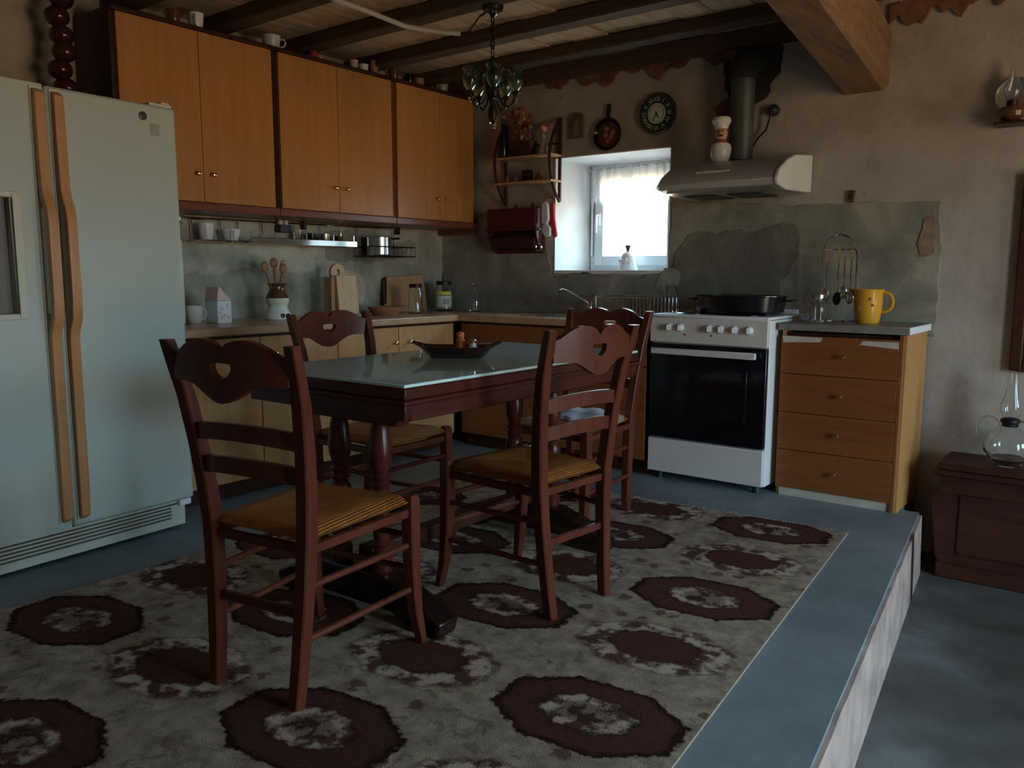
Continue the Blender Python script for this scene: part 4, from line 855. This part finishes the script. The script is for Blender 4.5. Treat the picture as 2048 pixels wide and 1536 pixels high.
MB().box(-0.06, -0.05, 0, 0.06, 0.05, 0.42).build('body', CREAM, t, 0.012); MB().box(-0.045, -0.035, 0.42, 0.045, 0.035, 0.445).build('lid', CREAM, t, 0.008)
t = thing('utensil_crock', 'brown and white ceramic crock holding wooden spoons', 'crock', (-3.82, 2.835, CT))
MB().lathe([(0.062, 0), (0.070, 0.006), (0.072, 0.03), (0.055, 0.06), (0.050, 0.075)], n=26).build('foot', PORC, t)
MB().lathe([(0.050, 0.074), (0.062, 0.10), (0.063, 0.12), (0.048, 0.145)], n=26).build('belly', CREAM, t)
MB().lathe([(0.062, 0.115), (0.0635, 0.122), (0.048, 0.150), (0.040, 0.165), (0.042, 0.185), (0.052, 0.195), (0.050, 0.20), (0.038, 0.186), (0.036, 0.165), (0.044, 0.15)], n=26, cap=False).build('neck', BROWNGLAZE, t)
for a in (0.5, 1.2): MB().lathe([(0.001, 0.0), (0.013, 0.001), (0.014, -0.004)], (0, 0, 0), 12, 'x', False).build('painted_spot', BROWNGLAZE, t).location = (0.071, -0.018+0.05*(a-0.5), 0.025)
for k, (dx, dy, L) in enumerate(((0.01, -0.075, 0.31), (-0.02, 0.0, 0.33), (0.01, 0.035, 0.30), (-0.01, 0.055, 0.32))):
    o = thing('wooden_spoon', ('wooden spoon leaning left in the ceramic crock', 'straight wooden spatula in the ceramic crock', 'wooden spoon leaning slightly right in the ceramic crock', 'pale wooden spoon at the right of the ceramic crock')[k], 'spoon', (-3.82, 2.835, CT))
    MB().tube([(0, 0, 0.09), (dx*0.5, dy*0.5, 0.18), (dx, dy, L-0.04)], [0.006, 0.007, 0.008]).build('handle', SPOON, o)
    MB().sphere((dx*1.05, dy*1.08, L-0.02), 0.027, 12, 8, (0.4, 1.0, 1.1)).build('bowl', SPOON if k < 3 else BOARDWOOD, o)
t = thing('knife_block', 'pale wooden salt box with round drilled top', 'wooden box', (-3.84, 3.31, CT), R(-4))
MB().box(-0.055, -0.085, 0, 0.02, 0.085, 0.235).build('box_body', BOARDWOOD, t, 0.004)
MB().hexa([(0.03, -0.06, 0.012), (0.03, 0.085, 0.012), (0.020, 0.085, 0.245), (0.020, -0.06, 0.245)], [(0.062, -0.06, 0.012), (0.062, 0.085, 0.012), (0.034, 0.085, 0.245), (0.034, -0.06, 0.245)]).build('sloping_front', PALEWOOD, t, 0.003)
ring = MB(); N_ = 28; vs_ = []; fs = []
for k in range(N_):
    a = 2*math.pi*k/N_
    for (r_, xx) in ((0.05, -0.052), (0.05, -0.03), (0.018, -0.03), (0.018, -0.052)): vs_.append((xx, r_*math.cos(a), 0.262+r_*math.sin(a)))
for k in range(N_):
    k2 = (k+1) % N_
    for q in range(4): fs.append((k*4+q, k*4+(q+1) % 4, k2*4+(q+1) % 4, k2*4+q))
ring.add(vs_, fs); ring.build('drilled_top', PALEWOOD, t)
MB().box(0.0, -0.075, 0.0, 0.075, 0.088, 0.012).build('base', PALEWOOD, t, 0.002)
t = thing('terracotta_dish', 'shallow terracotta dish on the worktop by the cutting board', 'dish', (-3.73, 3.56, CT))
MB().lathe([(0.075, 0), (0.08, 0.004), (0.105, 0.045), (0.110, 0.055), (0.104, 0.055), (0.075, 0.012), (0.001, 0.010)], n=34, cap=False).build('bowl', TERRACOTTA, t); MB().tube([(0.05, 0.10, 0.045), (0.06, 0.135, 0.05), (0.02, 0.15, 0.05), (-0.02, 0.11, 0.045)], 0.007).build('handle', TERRACOTTA, t)
t = thing('cutting_board', 'rectangular wooden cutting board leaning against the cement wall', 'cutting board', (-4.02, 4.05, CT))
m = MB(); a0, a1 = 0.0, -0.045
m.prism([(-0.22, 0.0), (0.18, 0.0), (0.18, 0.25), (-0.17, 0.235), (-0.20, 0.20), (-0.215, 0.05)], 'x', 0.0, 0.018); m.v = [(x-0.16*z, y, z) for x, y, z in m.v]; m.build('board', BOARDWOOD, t, 0.004)
m = MB().tube([(0.02, -0.225, 0.06), (0.005, -0.21, 0.14), (-0.015, -0.19, 0.225)], 0.008); m.build('edge_strap', DARKWOOD, t)
def jar(name, label, loc, r, h, content=None, lid=STEEL, lab=None):
    t = thing(name, label, 'jar', loc)
    MB().lathe([(r*0.85, 0), (r, 0.008), (r, h*0.72), (r*0.78, h*0.84), (r*0.78, h*0.9), (r*0.72, h*0.9), (r*0.72, h*0.84), (r*0.93, h*0.71), (r*0.93, 0.012), (0.001, 0.010)], n=26, cap=False).build('glass_body', GLASS, t)
    if content: MB().lathe([(r*0.80, 0.014), (r*0.90, 0.02), (r*0.90, h*content), (0.001, h*content)], n=24).build('contents', CONTENT, t)
    if lid: MB().lathe([(r*0.84, h*0.87), (r*0.86, h*0.98), (r*0.80, h)], n=26).build('lid', lid, t)
    return t
jar('lidded_jar', 'clear empty glass jar in front of the cutting board', (-3.76, 3.86, CT), 0.048, 0.19, None, IRON)
t = jar('labelled_jar', 'glass jar with pale label and yellow band in the corner', (-3.86, 4.24, CT), 0.062, 0.205, 0.55, IRON)
def wrap(parent, nm, mat, r, z0, z1, a0, a1):
    vs_ = []; n = 12
    for k in range(n+1):
        a = a0+(a1-a0)*k/n
        vs_ += [(r*math.cos(a), r*math.sin(a), z0), (r*math.cos(a), r*math.sin(a), z1)]
    MB().add(vs_, [(2*k, 2*k+2, 2*k+3, 2*k+1) for k in range(n)]).build(nm, mat, parent)
wrap(t, 'label', LABELW, 0.0632, 0.03, 0.105, R(-95), R(5)); wrap(t, 'yellow_band', LABELY, 0.0632, 0.112, 0.135, R(-95), R(5)); wrap(t, 'label_emblem', GREYTOP, 0.0638, 0.05, 0.085, R(-50), R(-15))
t = thing('glass_bottle', 'clear stoppered glass bottle at the corner of the worktop', 'bottle', (-3.63, 4.30, CT))
MB().lathe([(0.034, 0), (0.04, 0.006), (0.042, 0.07), (0.034, 0.11), (0.016, 0.14), (0.014, 0.17), (0.018, 0.175), (0.014, 0.178), (0.011, 0.17), (0.013, 0.14), (0.031, 0.108), (0.038, 0.07), (0.036, 0.012), (0.001, 0.01)], n=22, cap=False).build('body', GLASS, t); MB().sphere((0, 0, 0.188), 0.014).build('stopper', GLASS, t)

# ------------------------------------------------------------------ dining table
tb = thing('dining_table', 'dark red wooden dining table with glass top and turned trestle legs', 'table', (-2.035, 2.345, 0.008), R(0.6))
TL, TW, TZ = 0.695, 0.368, 0.777
MB().box(-TW, -TL, TZ-0.046, TW, TL, TZ-0.010).build('top', TABLEWOOD, tb, 0.006)
MB().box(-TW-0.006, -TL-0.006, TZ-0.062, TW+0.006, TL+0.006, TZ-0.046).build('edge_moulding', TABLEWOOD, tb, 0.006)
m = MB(); z0, z1 = TZ-0.108, TZ-0.060
m.box(-TW+0.005, -TL+0.005, z0, TW-0.005, -TL+0.03, z1).box(-TW+0.005, TL-0.03, z0, TW-0.005, TL-0.005, z1)
m.box(-TW+0.005, -TL+0.03, z0, -TW+0.03, TL-0.03, z1).box(TW-0.03, -TL+0.03, z0, TW-0.005, TL-0.03, z1)
m.build('apron', TABLEWOOD, tb, 0.004)
MB().box(-TW+0.004, -TL+0.004, TZ-0.0098, TW-0.004, TL-0.004, TZ).build('glass_top', TGLASS, tb, 0.002)
turn = [(0.030, 0.0), (0.034, 0.01), (0.034, 0.06), (0.026, 0.065), (0.034, 0.08), (0.026, 0.095), (0.034, 0.11), (0.024, 0.125), (0.030, 0.20), (0.036, 0.27), (0.030, 0.30), (0.022, 0.315), (0.032, 0.33), (0.022, 0.345), (0.032, 0.36), (0.022, 0.375), (0.034, 0.42), (0.037, 0.46), (0.028, 0.54), (0.022, 0.56)]
FOOTWOOD = wood('black_stained_wood', (0.010, 0.005, 0.004), (0.022, 0.010, 0.008), (0.7, 8, 8), 0.22, 0.0, 9, 0.4)
zf = 0.145; sc = (z0-0.04-zf)/0.56
for yy in (-0.58, 0.38):
    ft = [(c_+0.045, h_) for c_, h_ in [(-0.37, 0.0), (-0.26, 0.0), (-0.18, 0.04), (0.18, 0.04), (0.26, 0.0), (0.37, 0.0), (0.385, 0.05), (0.32, 0.085), (0.22, 0.12), (0.14, 0.145), (-0.14, 0.145), (-0.22, 0.12), (-0.32, 0.085), (-0.385, 0.05)]]
    fo = MB().prism(ft, 'y', yy-0.045, yy+0.045).build('trestle_foot', FOOTWOOD, tb, 0.008)
    MB().prism([(-0.25, z0+0.03), (-0.16, z0-0.04), (0.24, z0-0.04), (0.30, z0+0.03)], 'y', yy-0.03, yy+0.03).build('trestle_head', TABLEWOOD, tb, 0.004)
    for xx in (-0.045, 0.145): MB().lathe([(r_*1.05, zf+h_*sc) for r_, h_ in turn], (xx, yy, 0), 22).build('turned_leg', TABLEWOOD, tb)
MB().box(0.015, -0.565, 0.15, 0.075, 0.345, 0.205).build('stretcher', DARKWOOD, tb, 0.008)

t = thing('wooden_boat_tray', 'dark glossy wooden boat-shaped tray on the dining table', 'tray', (-2.075, 2.35, 0.786), R(38))
m = MB(); n = 24; rings = []
def rim(sx, sy, z): 
    out = []
    for k in range(n):
        a = 2*math.pi*k/n; cx = math.cos(a); sy2 = math.sin(a); out.append((sx*(abs(cx)**0.75)*(1 if cx > 0 else -1), sy*sy2, z+(0.012*abs(cx)**3 if z > 0.02 else 0)))
    return out
L = [rim(0.10, 0.045, 0.0), rim(0.150, 0.078, 0.036), rim(0.158, 0.082, 0.042), rim(0.142, 0.070, 0.040), rim(0.09, 0.040, 0.012)]
vs_ = [p for r_ in L for p in r_]; fs = [(j*n+k, j*n+(k+1) % n, (j+1)*n+(k+1) % n, (j+1)*n+k) for j in range(4) for k in range(n)]+[tuple(range(n-1, -1, -1)), tuple(4*n+k for k in range(n))]
GLOSSDARK = plain('tray_lacquer', (0.035, 0.010, 0.007), 0.12, 0, 0.3, 8)
m.add(vs_, fs); m.build('hull', GLOSSDARK, t, smooth=60)
for s in (-1, 1): MB().tube([(s*0.135, -0.035, 0.046), (s*0.165, 0.0, 0.056), (s*0.135, 0.035, 0.046)], 0.006).build('end_grip', GLOSSDARK, t)
t2 = thing('pepper_mill', 'small orange wooden shaker standing in the boat tray', 'shaker', (-2.08, 2.375, 0.7985))
MB().lathe([(0.02, 0), (0.021, 0.01), (0.015, 0.04), (0.018, 0.05), (0.010, 0.058)], n=16).build('body', ORANGE, t2); MB().sphere((0, 0, 0.068), 0.016).build('head', ORANGE, t2)
t2 = thing('salt_shaker', 'small white shaker in the boat tray', 'shaker', (-2.02, 2.38, 0.7985))
MB().lathe([(0.014, 0), (0.015, 0.03), (0.012, 0.042)], n=14).build('body', PORC, t2); MB().lathe([(0.0125, 0.042), (0.013, 0.05), (0.008, 0.056)], n=14).build('cap', CHROME, t2)

# ------------------------------------------------------------------ chairs
def post_y(z):
    P = [(0.0, -0.235), (0.22, -0.212), (0.44, -0.205), (0.62, -0.218), (0.78, -0.245), (0.925, -0.285)]
    for (a, ya), (b, yb) in zip(P, P[1:]):
        if z <= b: return ya+(yb-ya)*(z-a)/(b-a)
    return P[-1][1]
def post_x(z): return 0.140+0.025*min(z, 0.44)/0.44 + (0.046*(z-0.44)/0.485 if z > 0.44 else 0)
def plate(xs, top, bot, yc, th, hole=None):
    m = MB()
    def seg(i, a0, b0, a1, b1, x0, x1, y0, y1, cl, cr):
        V = [(x0, y0, a0), (x1, y1, a1), (x1, y1, b1), (x0, y0, b0), (x0, y0-th, a0), (x1, y1-th, a1), (x1, y1-th, b1), (x0, y0-th, b0)]
        F = [(0, 1, 2, 3), (4, 7, 6, 5), (0, 4, 5, 1), (3, 2, 6, 7)]
        if cl: F.append((0, 3, 7, 4))
        if cr: F.append((1, 5, 6, 2))
        m.add(V, F)
    n = len(xs)
    for i in range(n-1):
        x0, x1 = xs[i], xs[i+1]; y0, y1 = yc(x0), yc(x1); inh = hole and hole(0.5*(x0+x1)) is not None
        if inh:
            h0, h1 = hole(x0) or hole(0.5*(x0+x1)), hole(x1) or hole(0.5*(x0+x1))
            if hole(x0) is None: h0 = (h0[0], h0[0]+0.0005)
            if hole(x1) is None: h1 = (h1[0], h1[0]+0.0005)
            seg(i, bot(x0), h0[0], bot(x1), h1[0], x0, x1, y0, y1, False, False); seg(i, h0[1], top(x0), h1[1], top(x1), x0, x1, y0, y1, False, False)
        else: seg(i, bot(x0), top(x0), bot(x1), top(x1), x0, x1, y0, y1, i == 0, i == n-2)
    return m
def make_chair():
    t = thing('dining_chair', '', 'chair', (0, 0, 0), 0, 'dining chairs around the table')
    for s in (-1, 1):
        zs_ = [0, 0.12, 0.30, 0.44, 0.55, 0.66, 0.78, 0.87, 0.925]
        MB().sweep([(s*post_x(z), post_y(z), z) for z in zs_], [0.017, 0.018, 0.0195, 0.020, 0.020, 0.0195, 0.019, 0.018, 0.016], [0.018, 0.019, 0.021, 0.022, 0.021, 0.020, 0.018, 0.016, 0.014]).build('rear_post', CHAIRWOOD, t)
        MB().sweep([(s*0.200, 0.232, 0), (s*0.192, 0.212, 0.10), (s*0.190, 0.200, 0.25), (s*0.190, 0.198, 0.38), (s*0.190, 0.198, 0.445), (s*0.190, 0.198, 0.458)], [0.013, 0.017, 0.020, 0.021, 0.021, 0.015], [0.013, 0.017, 0.020, 0.021, 0.021, 0.015]).build('front_leg', CHAIRWOOD, t)
    def xs_for(z, n): w_ = post_x(z)-0.012; return [-w_+2*w_*k/n for k in range(n+1)]
    def bowed(z, d=0.03): return lambda x: post_y(z)+0.008-d*(1-(x/post_x(z))**2)
    z = 0.86; wd = post_x(z)
    def top(x): 
        q = abs(x)/wd; return 0.900+0.034*math.sin(min(0.13+q/0.92, 1.0)*math.pi)**0.9 - (0.010*(1-q/0.10) if q < 0.10 else 0)-(0.012*(q-0.8)/0.2 if q > 0.8 else 0)
    def bot(x): q = abs(x)/wd; return 0.80-0.022*math.cos(min(q/0.62, 1)*math.pi)+0.004*q
    def hole(x):
        if abs(x) >= 0.036: return None
        q = x/0.036; return (0.872-0.034*math.sqrt(1-q*q), 0.874+0.003*(1-q*q))
    xs = sorted(set(xs_for(z, 34)+[-0.036, -0.033, -0.028, -0.02, -0.01, 0, 0.01, 0.02, 0.028, 0.033, 0.036]))
    plate(xs, top, bot, bowed(z), 0.019, hole).build('crest_rail', CHAIRWOOD, t, smooth=50)
    for z in (0.685, 0.595):
        plate(xs_for(z, 18), lambda x, z=z: z+0.022+0.012*(1-(x/0.18)**2), lambda x, z=z: z-0.022+0.012*(1-(x/0.18)**2), bowed(z, 0.022), 0.015).build('back_slat', CHAIRWOOD, t, smooth=50)
    # rush seat: four sections meeting in the middle, slightly dished, on a wooden frame
    m = MB(); nx = ny = 12; V = []
    def half(y): return 0.165+(0.192-0.165)*(y+0.205)/0.405
    for zsgn in (1, -1):
        for i in range(nx+1):
            for j in range(ny+1):
                y = -0.212+0.428*j/ny; x = (2*i/nx-1)*(half(y)+0.004); e_ = max(abs(2*i/nx-1), abs(2*j/ny-1))
                th = 0.024*(1-e_**5)**0.5 if e_ < 1 else 0; V.append((x*1.02, y, 0.440+zsgn*th-0.010*(1-e_)*(zsgn > 0)))
    q = (nx+1)*(ny+1)
    F = [(i*(ny+1)+j, (i+1)*(ny+1)+j, (i+1)*(ny+1)+j+1, i*(ny+1)+j+1) for i in range(nx) for j in range(ny)]
    F += [tuple(q+k for k in reversed(f_)) for f_ in F]
    m.add(V, F); m.build('rush_seat', RUSH, t, smooth=60)
    for s in (-1, 1): MB().sweep([(s*0.168, -0.20, 0.408), (s*0.190, 0.195, 0.408)], 0.009, 0.012, 'y').build('seat_rail', CHAIRWOOD, t)
    for y, a in ((-0.205, 0.165), (0.198, 0.188)): MB().sweep([(-a, y, 0.408), (a, y, 0.408)], 0.009, 0.012, 'x').build('seat_rail', CHAIRWOOD, t)
    for s in (-1, 1):
        for z in (0.31, 0.175): MB().tube([(s*0.158, post_y(z), z), (s*0.190, 0.203, z)], 0.0095, 8).build('stretcher', CHAIRWOOD, t)
    for z in (0.335, 0.235): MB().tube([(-0.188, 0.202, z), (0.188, 0.202, z)], 0.0095, 8).build('stretcher', CHAIRWOOD, t)
    MB().sweep([(-0.155, post_y(0.24), 0.24), (0.155, post_y(0.24), 0.24)], 0.008, 0.012, 'x').build('stretcher', CHAIRWOOD, t)
    return t
c0 = make_chair()
spots = [((-1.805, 1.435), 9, 'ladder-back rush-seat chair in the foreground, its back to the camera'),
         ((-2.49, 2.335), -88, 'ladder-back rush-seat chair on the worktop side of the table'),
         ((-1.655, 2.235), 84, 'ladder-back rush-seat chair on the step side of the table'),
         ((-2.0, 3.055), 180, 'ladder-back rush-seat chair with pale cloth at the stove end of the table')]
for i, ((x, y), a, lb) in enumerate(spots):
    o = c0 if i == 0 else copy_tree(c0)
    o.location = (x, y, 0.009); o.rotation_euler = (0, 0, R(a)); o['label'] = lb
t = thing('seat_cloth', 'pale blue-white folded cloth on the chair at the stove end', 'cloth', (-2.0, 3.075, 0.471))
m = MB(); rnd = random.Random(4); n = 14; V = []
for zz in (1, 0):
    for i in range(n+1):
        for j in range(n+1):
            x = -0.14+0.28*i/n; y = -0.13+0.27*j/n
            V.append((x+0.006*math.sin(j*1.3), y+0.006*math.sin(i*1.1), (0.014+0.004*math.sin(i*0.9+j*0.5)+0.003*rnd.random()) if zz else 0.0))
q = (n+1)**2; F = [(i*(n+1)+j, (i+1)*(n+1)+j, (i+1)*(n+1)+j+1, i*(n+1)+j+1) for i in range(n) for j in range(n)]
F2 = [tuple(q+k for k in reversed(f_)) for f_ in F]
edge = [i*(n+1) for i in range(n+1)]+[n*(n+1)+j for j in range(1, n+1)]+[i*(n+1)+n for i in range(n-1, -1, -1)]+[j for j in range(n-1, 0, -1)]
F3 = [(edge[k], edge[(k+1) % len(edge)], q+edge[(k+1) % len(edge)], q+edge[k]) for k in range(len(edge))]
m.add(V, F+F2+F3); m.build('cloth', WHITECLOTH, t, smooth=60)
t.location.z = 0.470

# ------------------------------------------------------------------ rug
ox, oy, ra = -0.945, 3.584, R(6)
def rl(x, y): dx, dy = x-ox, y-oy; return (dx*math.cos(ra)+dy*math.sin(ra), -dx*math.sin(ra)+dy*math.cos(ra))
rg = thing('patterned_rug', 'beige rug with rows of dark brown medallions under the table', 'rug', (ox, oy, 0.0), ra)
cor = [rl(-0.945, 3.584), rl(-2.10, 3.50), rl(-2.88, 3.42), rl(-2.89, 1.2), rl(-2.89, 0.2), rl(-0.64, 0.2), rl(-0.764, 1.588)]
MB().prism(cor, 'z', 0.0, 0.008).build('pile', RUG, rg)
a, b_, c_ = cor[0], cor[6], cor[5]
MB().tube([(a[0], a[1], 0.005), (b_[0], b_[1], 0.005), (c_[0], c_[1], 0.005)], 0.0035, 6).build('side_binding', plain('rug_binding', (0.36, 0.29, 0.20), 0.9), rg)
m = MB(); rnd = random.Random(8)
for k in range(110):
    t_ = k/110; p = Vector(cor[0]).lerp(Vector(cor[2]), t_); m.tube([(p.x, p.y-0.002, 0.005), (p.x+rnd.uniform(-0.008, 0.008), p.y+rnd.uniform(0.012, 0.03)+0.02*math.sin(t_*3.14), 0.003)], 0.0022, 4)
o = m.build('fringe', MATS['rug_binding'], rg); o['kind'] = 'stuff'

# ------------------------------------------------------------------ chandelier and cable
cx, cy = -2.485, 3.075
t = thing('chandelier', 'small dark iron chandelier with greenish glass shades', 'chandelier', (cx, cy, 1.79))
MB().lathe([(0.045, 0.50), (0.05, 0.515), (0.05, 0.52)], n=20).build('canopy', IRON, t)
for k in range(6):
    z = 0.30+0.035*k
    MB().tube([((0.010*math.cos(a) if k % 2 else 0), (0 if k % 2 else 0.010*math.cos(a)), z+0.02+0.024*math.sin(a)) for a in [2*math.pi*q/12 for q in range(12)]], 0.003, 5, True).build('chain_link', IRON, t)
MB().lathe([(0.006, 0.51), (0.020, 0.495), (0.022, 0.480), (0.006, 0.468)], n=14).build('glass_bead', GGLASS, t)
MB().lathe([(0.004, 0.0), (0.018, 0.02), (0.024, 0.05), (0.012, 0.09), (0.030, 0.13), (0.034, 0.16), (0.014, 0.20), (0.018, 0.26), (0.008, 0.30)], n=18).build('stem', IRON, t)
for k in range(5):
    a = 2*math.pi*k/5+0.4; ca, sa = math.cos(a), math.sin(a)
    ar = MB().tube([(r_*ca, r_*sa, z) for r_, z in ((0.02, 0.14), (0.045, 0.09), (0.075, 0.07), (0.10, 0.09), (0.11, 0.13))], 0.006, 7).build('arm', IRON, t)
    MB().tube([(r_*ca, r_*sa, z) for r_, z in ((0.02, 0.20), (0.05, 0.25), (0.09, 0.24), (0.10, 0.20), (0.075, 0.185))], 0.004, 6).build('scroll', IRON, ar)
    MB().lathe([(0.012, 0.125), (0.026, 0.132), (0.010, 0.14)], (0.11*ca, 0.11*sa, 0), 14).build('cup', IRON, ar)
    MB().lathe([(0.012, 0.14), (0.030, 0.165), (0.034, 0.195), (0.028, 0.225), (0.036, 0.24), (0.033, 0.24), (0.025, 0.225), (0.031, 0.195), (0.027, 0.167), (0.010, 0.145)], (0.11*ca, 0.11*sa, 0), 18, cap=False).build('shade', GGLASS, ar)
    MB().sphere((0.11*ca, 0.11*sa, 0.095), 0.009, 8, 6, (1, 1, 1.8)).build('crystal_drop', GLASS, ar)
MB().sphere((0, 0, -0.005), 0.016, 10, 8, (1, 1, 1.5)).build('crystal_drop', GLASS, t)
t = thing('conduit', 'cream electrical conduit looping under the ceiling boards', 'cable', (0, 0, 0))
MB().tube([(-2.95, 2.40, 2.30), (-2.98, 2.764, 2.302), (-3.0, 3.03, 2.300), (-2.93, 3.2, 2.298), (-2.86, 3.28, 2.297)], 0.012, 8).build('conduit_tube', CONDUIT, t)
MB().tube([(-2.86, 3.28, 2.297), (-2.80, 3.29, 2.30), (-2.74, 3.22, 2.285), (-2.60, 3.12, 2.295), (-2.51, 3.085, 2.300)], 0.005, 6).build('cable', BLACKPL, t)
